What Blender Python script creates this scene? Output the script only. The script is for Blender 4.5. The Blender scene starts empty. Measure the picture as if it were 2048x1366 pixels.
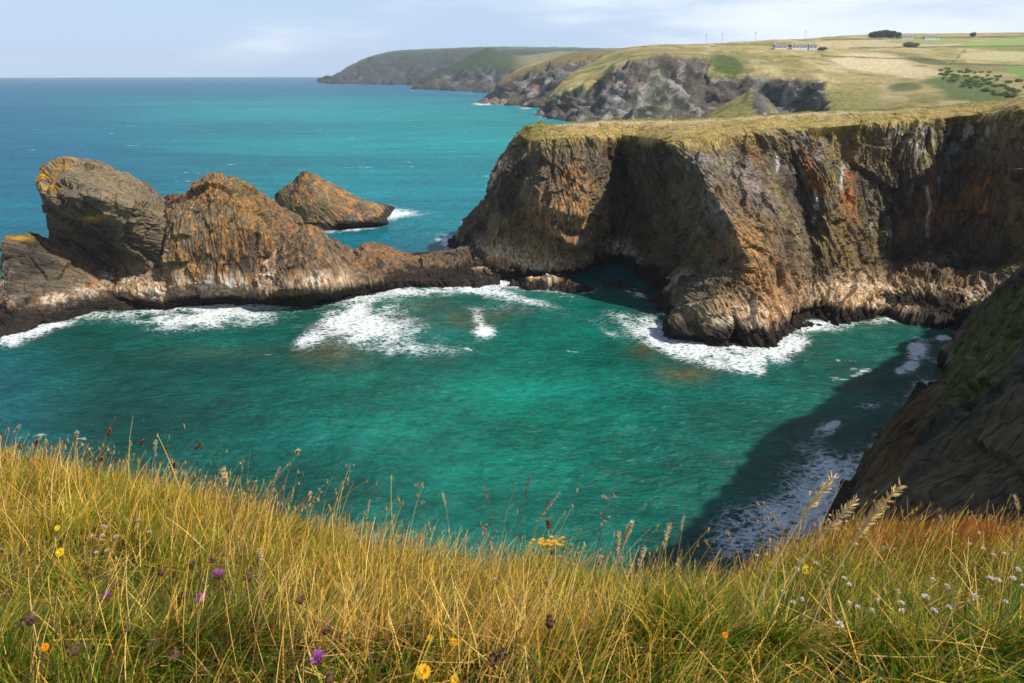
import bpy, math, random
import numpy as np
from mathutils import Vector
R_ = math.radians
random.seed(7); rng = np.random.default_rng(7)
scene = bpy.context.scene
COL = scene.collection

# ------------------------------------------------------------------ camera
H = 40.0                      # eye height above the sea, metres
F = 1365.0                    # focal length in photo pixels (24 mm)
SEA_R = 9000.0
PITCH = math.atan(529/F) + math.atan(H/SEA_R)
cam_d = bpy.data.cameras.new('camera'); cam_d.lens = 24; cam_d.sensor_width = 36
cam_d.clip_start = 0.05; cam_d.clip_end = 60000
cam_d.dof.use_dof = True; cam_d.dof.focus_distance = 90; cam_d.dof.aperture_fstop = 12
cam = bpy.data.objects.new('camera', cam_d); COL.objects.link(cam)
cam.location = (0, 0, H); cam.rotation_euler = (math.pi/2 - PITCH, 0, 0)
scene.camera = cam
CP, SP = math.cos(PITCH), math.sin(PITCH)

# ------------------------------------------------------------------ sky, sun, exposure
SUN_EL = R_(49); SUN_AZ = R_(114)        # azimuth clockwise from +Y (view direction)
SUNV = Vector((math.sin(SUN_AZ)*math.cos(SUN_EL), math.cos(SUN_AZ)*math.cos(SUN_EL), math.sin(SUN_EL)))
world = bpy.data.worlds.new('World'); scene.world = world; world.use_nodes = True
wt = world.node_tree; wt.nodes.clear()
def wn(t, **k):
    n = wt.nodes.new(t)
    for a, b in k.items(): setattr(n, a, b)
    return n
wo = wn('ShaderNodeOutputWorld'); bg = wn('ShaderNodeBackground'); sky = wn('ShaderNodeTexSky')
sky.sky_type = 'NISHITA'; sky.sun_disc = False; sky.sun_elevation = SUN_EL; sky.sun_rotation = SUN_AZ
sky.air_density = 1.3; sky.dust_density = .4; sky.ozone_density = 4.0
tc = wn('ShaderNodeTexCoord'); mp = wn('ShaderNodeMapping'); mp.inputs['Scale'].default_value = (1.0, 1.0, 6.0)
nz = wn('ShaderNodeTexNoise'); nz.inputs['Scale'].default_value = 2.6; nz.inputs['Detail'].default_value = 7; nz.inputs['Roughness'].default_value = .52
sx = wn('ShaderNodeSeparateXYZ')
cov = wn('ShaderNodeMath', operation='MULTIPLY_ADD'); cov.inputs[1].default_value = .42     # more cloud to the right (east)
add = wn('ShaderNodeMath', operation='ADD')
ramp = wn('ShaderNodeMapRange'); ramp.inputs['From Min'].default_value = .38; ramp.inputs['From Max'].default_value = .74
ramp.interpolation_type = 'SMOOTHERSTEP'
mix = wn('ShaderNodeMix', data_type='RGBA'); mix.inputs['B'].default_value = (10.2, 11.1, 12.2, 1)
L = wt.links.new
L(tc.outputs['Generated'], mp.inputs['Vector']); L(mp.outputs[0], nz.inputs['Vector'])
L(tc.outputs['Generated'], sx.inputs[0]); L(sx.outputs['X'], cov.inputs[0]); L(nz.outputs['Fac'], cov.inputs[2])
L(cov.outputs[0], ramp.inputs['Value'])
rm2 = wn('ShaderNodeMapRange'); rm2.inputs['To Min'].default_value = .25; rm2.inputs['To Max'].default_value = 1.0
L(ramp.outputs[0], rm2.inputs['Value'])
thin = wn('ShaderNodeMapRange'); thin.inputs['From Min'].default_value = .12; thin.inputs['From Max'].default_value = .6; thin.inputs['To Min'].default_value = 1.; thin.inputs['To Max'].default_value = .3
L(sx.outputs['Z'], thin.inputs['Value']); tm = wn('ShaderNodeMath', operation='MULTIPLY'); L(rm2.outputs[0], tm.inputs[0]); L(thin.outputs[0], tm.inputs[1])
L(tm.outputs[0], mix.inputs['Factor'])
hzm = wn('ShaderNodeMapRange'); hzm.inputs['From Min'].default_value = .0; hzm.inputs['From Max'].default_value = .25; hzm.inputs['To Min'].default_value = .8; hzm.inputs['To Max'].default_value = 0.
L(sx.outputs['Z'], hzm.inputs['Value']); hmix = wn('ShaderNodeMix', data_type='RGBA'); hmix.inputs['B'].default_value = (3.5, 6.1, 11.6, 1)
L(hzm.outputs[0], hmix.inputs['Factor']); L(sky.outputs[0], hmix.inputs['A']); L(hmix.outputs['Result'], mix.inputs['A'])
L(mix.outputs['Result'], bg.inputs['Color']); bg.inputs['Strength'].default_value = .085
L(bg.outputs[0], wo.inputs['Surface'])

sun_d = bpy.data.lights.new('sun', 'SUN'); sun_d.energy = 5.0; sun_d.angle = R_(1.0); sun_d.color = (1, .93, .82)
sun = bpy.data.objects.new('sun', sun_d); COL.objects.link(sun)
sun.rotation_euler = (-SUNV).to_track_quat('-Z', 'Y').to_euler(); sun.location = (60, -30, 120)
scene.view_settings.view_transform = 'Standard'; scene.view_settings.look = 'None'
scene.view_settings.exposure = 0.2; scene.view_settings.gamma = 1
scene.render.engine = 'CYCLES'
scene.cycles.max_bounces = 6; scene.cycles.volume_bounces = 0; scene.cycles.transparent_max_bounces = 6

# ------------------------------------------------------------------ pixel <-> world
def ray(px, py):
    a = (px-1024)/F; b = (683-py)/F
    return np.array([a, CP + b*SP, -SP + b*CP])
def at(px, py, Y):                    # the point seen at pixel px,py that stands at distance Y
    d = ray(px, py); return np.array([0, 0, H]) + d*(Y/d[1])
def sea(px, py, z=0.0):               # the point of the sea surface seen at px,py
    d = ray(px, py); return np.array([0, 0, H]) + d*((z-H)/d[2])
def proj(P):
    x, y, z = P[..., 0], P[..., 1], P[..., 2]-H
    dep = y*CP - z*SP
    dep = np.where(dep < .01, .01, dep)
    return 1024 + F*x/dep, 683 - F*(y*SP + z*CP)/dep

# ------------------------------------------------------------------ noise (numpy)
_perm = np.random.default_rng(3).permutation(1024).astype(np.int32); _perm = np.concatenate([_perm]*3)
_g = np.random.default_rng(4).normal(size=(1024, 3)); _g /= np.linalg.norm(_g, axis=1)[:, None]; _g = _g.astype(np.float32)
def _h(i, j, k): return _perm[(_perm[(_perm[i & 1023] + j) & 1023] + k) & 1023]
def perlin(P):
    P = np.asarray(P, np.float32); Pi = np.floor(P).astype(np.int32); f = P - Pi
    u = f*f*f*(f*(f*6-15)+10)
    out = np.zeros(P.shape[:-1], np.float32)
    for a in (0, 1):
        wx = u[..., 0] if a else 1-u[..., 0]
        for b in (0, 1):
            wy = u[..., 1] if b else 1-u[..., 1]
            for c in (0, 1):
                wz = u[..., 2] if c else 1-u[..., 2]
                g = _g[_h(Pi[..., 0]+a, Pi[..., 1]+b, Pi[..., 2]+c)]
                out += wx*wy*wz*(g[..., 0]*(f[..., 0]-a) + g[..., 1]*(f[..., 1]-b) + g[..., 2]*(f[..., 2]-c))
    return out*1.6
def fbm(P, o=4, gain=.5, lac=2.03):
    s = 0; a = 1; t = 0; P = np.asarray(P, np.float32)
    for i in range(o):
        s = s + a*perlin(P + 17.3*i); t += a; a *= gain; P = P*lac
    return s/t
def facets(P, amp_seed=0):            # planar chips: nearest cell's random plane
    P = np.asarray(P, np.float32) + amp_seed; Pi = np.floor(P - .5).astype(np.int32)
    best = np.full(P.shape[:-1], 9., np.float32); val = np.zeros(P.shape[:-1], np.float32)
    for a in (0, 1):
        for b in (0, 1):
            for c in (0, 1):
                ci = np.stack([Pi[..., 0]+a, Pi[..., 1]+b, Pi[..., 2]+c], -1)
                h = _h(ci[..., 0], ci[..., 1], ci[..., 2])
                ctr = ci + .5 + .38*_g[(h*7+3) & 1023]
                d = P - ctr; dd = (d*d).sum(-1)
                v = (d*_g[h]).sum(-1) + .45*_g[(h*5+1) & 1023][..., 0]
                m = dd < best; best = np.where(m, dd, best); val = np.where(m, v, val)
    return val
def saw(t, k=.82):                    # ledge profile: slow rise, quick fall
    f = t - np.floor(t); return np.where(f < k, f/k, (1-f)/(1-k)) - .5
def sm(x, a, b):
    t = np.clip((x-a)/(b-a), 0, 1); return t*t*(3-2*t)
def mixc(a, b, m): return a + (np.asarray(b, np.float32) - a)*m[..., None]
def blob(px, py, cx, cy, rx, ry, rot=0):
    c, s = math.cos(R_(rot)), math.sin(R_(rot)); dx, dy = px-cx, py-cy
    return np.exp(-(((dx*c+dy*s)/rx)**2 + ((-dx*s+dy*c)/ry)**2))

# ------------------------------------------------------------------ objects
def tag(o, label=None, cat=None, group=None, kind=None):
    if label: o['label'] = label
    if cat: o['category'] = cat
    if group: o['group'] = group
    if kind: o['kind'] = kind
    return o
def mesh_np(name, V, Fc, mat, parent=None, colr=None, smooth=True, attrs=None, vattrs=None):
    V = np.asarray(V, np.float32).reshape(-1, 3); Fc = np.asarray(Fc, np.int32); n = Fc.shape[1]
    me = bpy.data.meshes.new(name); me.vertices.add(len(V)); me.vertices.foreach_set('co', V.ravel())
    me.loops.add(Fc.size); me.loops.foreach_set('vertex_index', Fc.ravel())
    me.polygons.add(len(Fc)); me.polygons.foreach_set('loop_start', np.arange(0, Fc.size, n, dtype=np.int32))
    me.update(calc_edges=True)
    me.polygons.foreach_set('use_smooth', np.full(len(Fc), smooth))
    if colr is not None:
        a = me.color_attributes.new('Col', 'FLOAT_COLOR', 'POINT')
        c = np.ones((len(V), 4), np.float32); c[:, :3] = np.clip(np.asarray(colr).reshape(-1, 3), 0, 1); a.data.foreach_set('color', c.ravel())
    for k, v in (attrs or {}).items():
        a = me.attributes.new(k, 'FLOAT', 'POINT'); a.data.foreach_set('value', np.asarray(v, np.float32).ravel())
    for k, v in (vattrs or {}).items():
        a = me.attributes.new(k, 'FLOAT_VECTOR', 'POINT'); a.data.foreach_set('vector', np.asarray(v, np.float32).ravel())
    me.materials.append(mat)
    o = bpy.data.objects.new(name, me); COL.objects.link(o)
    if parent: o.parent = parent
    return o
def grid_faces(n, m):
    i = np.arange(n*m, dtype=np.int32).reshape(n, m)
    return np.stack([i[:-1, :-1], i[1:, :-1], i[1:, 1:], i[:-1, 1:]], -1).reshape(-1, 4)
def empty(name, loc=(0, 0, 0)):
    o = bpy.data.objects.new(name, None); COL.objects.link(o); o.location = loc; o.empty_display_size = .2; return o

# ------------------------------------------------------------------ materials
def M(name):
    m = bpy.data.materials.new(name); m.use_nodes = True; t = m.node_tree; t.nodes.clear()
    return m, t
def N(t, ty, ins=None, **k):
    n = t.nodes.new(ty)
    for a, b in k.items(): setattr(n, a, b)
    for a, b in (ins or {}).items():
        if isinstance(b, bpy.types.NodeSocket): t.links.new(b, n.inputs[a])
        else: n.inputs[a].default_value = b
    return n
def math_(t, op, a, b=0., c=0.):
    n = N(t, 'ShaderNodeMath', operation=op)
    for i, v in enumerate((a, b, c)):
        if isinstance(v, bpy.types.NodeSocket): t.links.new(v, n.inputs[i])
        else: n.inputs[i].default_value = v
    return n.outputs[0]
def maprange(t, v, a, b, c=0., d=1., smooth=False):
    n = N(t, 'ShaderNodeMapRange', {'Value': v, 'From Min': a, 'From Max': b, 'To Min': c, 'To Max': d})
    if smooth: n.interpolation_type = 'SMOOTHSTEP'
    return n.outputs[0]

def terrain_mat(name, sc=1.0, bump=.25, rough=.85, var=.45, rot=(0, 0, 0), stretch=(1, 1, 1), crack=.5, bed=False, warp=2.2):
    """vertex colour x fine grain, bumped; sc = grain frequency per metre"""
    m, t = M(name)
    col = N(t, 'ShaderNodeVertexColor', layer_name='Col')
    tcn = N(t, 'ShaderNodeTexCoord')
    src = N(t, 'ShaderNodeAttribute', attribute_name='bed').outputs['Vector'] if bed else tcn.outputs['Object']
    mpn = N(t, 'ShaderNodeMapping', {'Vector': src, 'Scale': stretch})
    wr = N(t, 'ShaderNodeTexNoise', {'Vector': tcn.outputs['Object'], 'Scale': sc*.35, 'Detail': 3})
    wv = N(t, 'ShaderNodeVectorMath', {0: wr.outputs['Color'], 1: (warp/sc, warp/sc, warp/sc)}, operation='MULTIPLY')
    wv = N(t, 'ShaderNodeVectorMath', {0: wv.outputs[0], 1: mpn.outputs[0]}, operation='ADD')
    n1 = N(t, 'ShaderNodeTexNoise', {'Vector': wv.outputs[0], 'Scale': sc*1.1, 'Detail': 10, 'Roughness': .72})
    n2 = N(t, 'ShaderNodeTexNoise', {'Vector': wv.outputs[0], 'Scale': sc*4.5, 'Detail': 5, 'Roughness': .6})
    crk = N(t, 'ShaderNodeTexVoronoi', {'Vector': wv.outputs[0], 'Scale': sc*.8}, feature='DISTANCE_TO_EDGE')
    ck = maprange(t, crk.outputs['Distance'], 0., .07, 0., 1.)
    rg = math_(t, 'ABSOLUTE', math_(t, 'SUBTRACT', n1.outputs['Fac'], .5))
    rk = maprange(t, rg, 0., .03, .72, 1.)
    f = maprange(t, n1.outputs['Fac'], .3, .7, 1-var*1.1, 1+var*1.1)
    f2 = maprange(t, n2.outputs['Fac'], .3, .7, 1-var*.55, 1+var*.55)
    f = math_(t, 'MULTIPLY', f, f2)
    cd = math_(t, 'MULTIPLY', maprange(t, ck, 0, 1, 1-crack, 1.), maprange(t, rk, 0, 1, 1-crack, 1.))
    f = math_(t, 'MAXIMUM', math_(t, 'MULTIPLY', f, cd), .12)
    mx = N(t, 'ShaderNodeMix', {'Factor': 1.0, 'A': col.outputs['Color']}, data_type='RGBA', blend_type='MULTIPLY')
    t.links.new(f, mx.inputs['B'])
    h = math_(t, 'MULTIPLY_ADD', n2.outputs['Fac'], .4, math_(t, 'MULTIPLY', n1.outputs['Fac'], 1.6))
    h = math_(t, 'MULTIPLY_ADD', ck, .3*crack*2, h); h = math_(t, 'MULTIPLY_ADD', rk, .16*crack*2, h)
    bp = N(t, 'ShaderNodeBump', {'Height': h, 'Strength': 1.0, 'Distance': bump})
    b = N(t, 'ShaderNodeBsdfPrincipled', {'Base Color': mx.outputs['Result'], 'Roughness': rough, 'Normal': bp.outputs[0]})
    b.inputs['Specular IOR Level'].default_value = .25
    o = N(t, 'ShaderNodeOutputMaterial'); t.links.new(b.outputs[0], o.inputs[0])
    return m
MAT_ROCK = terrain_mat('rock', 1.0, .40, .8, .42, stretch=(1.9, 1.3, .36), crack=.5, bed=True, warp=.3)
MAT_ROCK_BED = terrain_mat('bedded_rock', 1.0, .40, .8, .42, stretch=(2.6, 1.2, .34), crack=.5, bed=True, warp=.3)
MAT_ROCK_DIAG = terrain_mat('slanting_rock', 1.0, .45, .8, .45, stretch=(1.6, 1.2, .09), crack=.55, bed=True, warp=.2)
MAT_FAR = terrain_mat('far_land', .16, 3.0, .95, .34, (0, 0, 0), (1.2, 1.2, .8), .12)
MAT_SOIL = terrain_mat('turf_soil', 8, .02, .95, .4, crack=.1)

def leaf_mat(name, trans=.45, rough=.6):
    m, t = M(name)
    col = N(t, 'ShaderNodeVertexColor', layer_name='Col')
    d = N(t, 'ShaderNodeBsdfPrincipled', {'Base Color': col.outputs['Color'], 'Roughness': rough}); d.inputs['Specular IOR Level'].default_value = .3
    tr = N(t, 'ShaderNodeBsdfTranslucent', {'Color': col.outputs['Color']})
    mx = N(t, 'ShaderNodeMixShader', {0: trans, 1: d.outputs[0], 2: tr.outputs[0]})
    o = N(t, 'ShaderNodeOutputMaterial'); t.links.new(mx.outputs[0], o.inputs[0]); return m

# ------------------------------------------------------------------ lattice sheets
def cr(Pk, ts, T=.42):                        # Catmull-Rom along axis 0
    n = len(Pk); i = np.clip(np.floor(ts).astype(int), 0, n-2); f = (ts - i)[:, None, None]
    p1 = Pk[i]; p2 = Pk[i+1]; p0 = Pk[np.maximum(i-1, 0)]; p3 = Pk[np.minimum(i+2, n-1)]
    m1 = (p2-p0)*T; m2 = (p3-p1)*T
    f2 = f*f; f3 = f2*f
    return (2*f3-3*f2+1)*p1 + (f3-2*f2+f)*m1 + (-2*f3+3*f2)*p2 + (f3-f2)*m2
def steps(Lat, res, res2=None):
    out = []
    for k in range(len(Lat)-1):
        d = np.median(np.linalg.norm(Lat[k+1]-Lat[k], axis=-1)); n = max(2, int(d/res)); out.append(k + np.arange(n)/n)
    out.append(np.array([len(Lat)-1.])); return np.concatenate(out)
def normals(G):
    du = np.gradient(G, axis=0); dv = np.gradient(G, axis=1); n = np.cross(du, dv)
    return n/np.maximum(np.linalg.norm(n, axis=-1, keepdims=True), 1e-6)
def lattice(cols, res, res_v=None, T=.42):
    """cols[i][j] -> world point. returns dense grid G, its lattice coords u (columns) and v (rows)"""
    Lat = np.array(cols, float)
    us = steps(Lat, res); vs = steps(Lat.transpose(1, 0, 2), res_v or res)
    A = cr(Lat, us, T+.06); B = cr(A.transpose(1, 0, 2), vs, T).transpose(1, 0, 2)
    return B, us, vs
def P_(c):
    return sea(c[0], c[1]) if len(c) == 2 or c[2] is None else at(*c)

def bedding(G, us, ang):
    """coordinates that follow the beds: across them, depth, along them; ang(u) = dip to the right in degrees"""
    th_ = np.radians(np.array([ang(u) for u in us])); sn, cs = np.sin(th_)[:, None], np.cos(th_)[:, None]
    m = G[:, G.shape[1]//2]; off = G - m[:, None]; dm = np.diff(m, axis=0, prepend=m[:1])
    A = np.cumsum(dm[:, 0]*sn[:, 0] + dm[:, 2]*cs[:, 0])[:, None]; B = np.cumsum(dm[:, 0]*cs[:, 0] - dm[:, 2]*sn[:, 0])[:, None]
    return np.stack([A + off[..., 0]*sn + off[..., 2]*cs, G[..., 1], B + off[..., 0]*cs - off[..., 2]*sn], -1)
def strat(P, bed, seed=0, k=1.0):
    w = 1.1*fbm(P*.07 + seed, 3)
    q = bed[..., 0] + .25*bed[..., 1] + w
    lo = perlin(bed*np.array([.22, .2, .04]) + seed); lo2 = perlin(bed*np.array([.5, .4, .07]) + seed + 7)
    m1 = sm(fbm(P*.06+seed+9, 2), -.2, .3); m2 = sm(fbm(P*.09+seed+19, 2), -.25, .2)
    d = (.15+.85*m1)*.6*saw(q*.27*k + .9*lo, .85) + m2*.42*saw(q*.77*k + 1.0*lo2, .8) + .16*saw(q*2.1*k + .8*lo2, .75)
    return d, q
def rockdisp(P, bed, big=1.2, seed=0., amp=1.0, k=1.0, bigf=0.):
    s, q = strat(P, bed, seed, k)
    Wp = P + .5*np.stack([perlin(P*.4+seed), perlin(P*.4+seed+31), perlin(P*.4+seed+57)], -1)
    Bq = bed*np.array([1., .8, .5])
    d = big*fbm(P*np.array([.085, .085, .05]) + seed, 3, .45) + amp*s
    d = d + amp*(bigf*facets(Wp*np.array([.055, .055, .04]), seed+40) + 1.35*facets(Wp*np.array([.12, .12, .085]), seed) + .55*facets(Bq*.42+.3*perlin(P*.3)[..., None], seed+11) + .17*facets(Bq*1.3, seed+23))
    d = d + amp*(.14*perlin(bed*np.array([.9, .7, .10])+seed) + .11*(1-2*np.abs(perlin(bed*np.array([2.0, 1.5, .18])+seed))) + .10*fbm(P*1.3 + seed, 3, .6))
    return d, q

def rockcol(P, bed, q, seed=0., warm=.5, band=(2.2, 7.5), wet=2.6, dark=.0, pale=0.):
    """slate brown, rust stains, black tidal zone, barnacled cream band above it"""
    z = P[..., 2]
    S = np.array([1.4, 1.2, .34])
    a = fbm(P*.10+seed, 4); b = fbm(bed*S*.35+seed+5, 4, .6); c = fbm(bed*S*.16+seed+50, 4, .55)
    lam = .5+.5*np.sin(q*4.0 + 3*perlin(bed*np.array([.3, .3, .05])+seed)) 
    C = np.zeros(P.shape, np.float32) + np.array([.140, .106, .072])
    C = mixc(C, (.040, .032, .027), sm(a+.6*b, -.08, .30)*.85)
    C = mixc(C, (.25, .215, .165), sm(b, .1+.0*b-pale*.3, .5)*.65)
    C = mixc(C, (.20, .165, .115), lam*sm(-a, -.2, .3)*.35)
    C = mixc(C, (.40, .17, .045), sm(c, .12-.3*warm*.4, .42)*.9*min(1, warm*1.5))
    C = mixc(C, (.24, .17, .07), sm(fbm(P*.07+seed+33, 3), .0, .3)*.6)
    C = mixc(C, (.04, .034, .03), sm(fbm(bed*S*.5+seed+80, 3), .25, .5)*.6)
    # tidal bands
    zz = z + 1.7*fbm(P*np.array([.25, .25, .02])+seed, 3) + .8*fbm(P*np.array([1.2, 1.2, .2])+seed, 2)
    lo, hi = band
    up = sm(zz, wet, wet+1.0)
    bandm = up*(1-sm(zz, hi-1.8, hi+1.2))
    patch = sm(fbm(P*np.array([.07, .07, .04])+seed+13, 4, .6), -.1, .22)
    streak = sm(fbm(P*np.array([1.9, 1.9, .16])+seed+3, 3, .6), -.16, .12)
    C = mixc(C, (.40, .17, .05), bandm*patch*.75*sm(fbm(P*np.array([.6, .6, .15])+seed+44, 3), -.35, .1))
    C = mixc(C, (.70, .62, .50), bandm*patch*streak*.9)
    C = mixc(C, (.030, .022, .018), (1-up)*.96)
    C = C*(1 + .12*up[..., None])
    if dark: C = C*(1-dark)
    return C

shore_lines = []
def add_shore(pts): shore_lines.append(np.array(pts, float)[:, :2])

def build_rock(name, cols, ns, mat, res=.3, big=1.2, seed=0., amp=1., colfn=None, ang=80, kcol=None, flip=False, fade=None, ks=1.0, fl=None):
    G, us, vs = lattice(cols, res, T=.2)
    Nn = normals(G)
    if flip: Nn = -Nn
    bed = bedding(G, us, ang if callable(ang) else (lambda u: ang))
    d, q = rockdisp(G, bed, big, seed, amp, ks, 1.2 if name == 'cliff' else 0.)
    if fl is not None: d = d + fl(G, us[:, None], vs[None, :])
    if fade is not None: d = d*fade(us[:, None], vs[None, :])
    G2 = G + Nn*d[..., None]
    N2 = normals(G2); N2 = -N2 if flip else N2
    kc = dict(seed=seed); kc.update(kcol or {})
    C = rockcol(G2, bed, q, **kc)
    px, py = proj(G2)
    if colfn: C = colfn(C, G2, N2, px, py, us[:, None]+0*vs[None], vs[None, :]+0*us[:, None])
    f = grid_faces(*G2.shape[:2])
    if flip: f = f[:, ::-1]
    global main_vs
    if name == 'cliff': main_vs = vs
    o = mesh_np(name, G2, f, mat, colr=C, smooth=False, vattrs={'bed': bed})
    if name == 'cliff': globals()['C_main'] = C
    return o, G2
GRASSY = (.20, .155, .045); GREENY = (.11, .125, .03)
def grasscol(P, seed=0., g=.5):
    a = fbm(P*.15+seed, 4); b = fbm(P*1.1+seed+3, 3)
    C = np.zeros(P.shape, np.float32) + np.array([.42, .31, .10])
    C = mixc(C, (.21, .215, .04), sm(a, -.25, .25)*g*1.4 if g < .7 else sm(a, -.6, .1))
    C = mixc(C, (.56, .44, .22), sm(b, .05, .5)*.6)
    C = mixc(C, (.13, .075, .03), sm(-b, .15, .5)*.6)
    return C

# ================================================================== MAIN CLIFF across the cove
TB = [  # R1 back of turf, R2 front lip, R3, R4, R5, R6, R7 waterline
 [(1085,244,168),(1080,250,170),(1050,330,176),(1020,400,178),(975,450,178),(940,470,176),(925,482)],
 [(1048,253,158),(1040,266,154),(1008,312,154),(972,378,157),(928,442,161),(907,473,165),(896,488)],
 [(1062,252,152),(1062,281,147),(1045,345,144),(1018,415,143),(985,470,143),(955,515,141),(940,572)],
 [(1110,246,151),(1095,276,143),(1082,340,136),(1062,420,136),(1030,475,144),(1010,530,139),(1005,566)],
 [(1150,243,151),(1140,272,142),(1135,345,135),(1122,425,131),(1100,490,136),(1085,545,138),(1075,580)],
 [(1205,240,151),(1195,270,142),(1188,345,136),(1172,430,131),(1155,492,134),(1145,545,138),(1155,583)],
 [(1245,239,151),(1240,270,145),(1232,345,148),(1222,430,148),(1212,505,147),(1206,552,152),(1212,574)],
 [(1290,238,151),(1272,272,143),(1268,345,146),(1270,425,147),(1268,505,146),(1262,558,143),(1262,582)],
 [(1330,237,150),(1300,277,137),(1322,350,137),(1336,430,137),(1338,510,136),(1325,570,127),(1310,606)],
 [(1375,236,150),(1335,281,127),(1380,368,121),(1412,440,118),(1430,510,117),(1385,588,108),(1345,640)],
 [(1400,235,149),(1365,280,124),(1415,358,117),(1462,445,111),(1500,545,106),(1425,610,101),(1335,675)],
 [(1440,233,149),(1405,276,125),(1468,350,119),(1522,445,113),(1545,550,106),(1500,640,100),(1440,693)],
 [(1500,229,149),(1445,270,128),(1520,345,124),(1575,440,118),(1595,545,111),(1580,640,103),(1565,690)],
 [(1550,226,149),(1510,262,131),(1575,335,131),(1612,430,128),(1628,540,118),(1605,620,111),(1590,658)],
 [(1620,223,149),(1600,254,134),(1640,330,129),(1660,430,124),(1668,540,119),(1668,605,114),(1655,650)],
 [(1720,219,149),(1710,247,136),(1730,330,134),(1735,430,130),(1740,530,125),(1740,590,119),(1735,642)],
 [(1790,216,149),(1785,242,135),(1790,330,136),(1790,430,133),(1790,520,130),(1785,580,122),(1782,634)],
 [(1850,213,149),(1845,238,137),(1848,330,134),(1850,430,132),(1855,505,130),(1850,595,118),(1835,645)],
 [(1920,209,149),(1912,232,136),(1918,330,137),(1920,430,134),(1925,500,132),(1925,590,118),(1920,660)],
 [(1985,203,148),(1980,224,133),(1985,330,129),(1988,430,128),(1990,500,127),(1995,590,117),(1995,668)],
 [(2065,194,145),(2050,212,125),(2060,330,121),(2065,430,120),(2068,500,120),(2075,590,114),(2080,655)],
 [(2230,178,148),(2210,198,128),(2220,330,125),(2220,430,124),(2220,500,123),(2220,570,121),(2220,625)],
 [(2520,180,140),(2480,195,124),(2480,330,122),(2470,430,121),(2460,520,119),(2440,590,117),(2430,640)],
]
cols = []
for c in TB:
    p = [P_(q) for q in c]
    w = p[-1]; down = w + np.array([0, 1.5, -3.5]) 
    b1 = p[0] + np.array([2, 3.5, -1.2]); b2 = p[0] + np.array([4, 12, -14]); b3 = p[0].copy() + np.array([5, 18, 0]); b3[2] = -3
    cols.append([b3, b2, b1] + p + [down])
add_shore([P_(c[-1]) for c in TB])
def fade_main(u, v):   # turf (rows 2.2..4) is smoother than the rock below
    return 1 - .86*(sm(v, 1.2, 2.4)*(1-sm(v, 4.0, 4.25))) + 0*u
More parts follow.
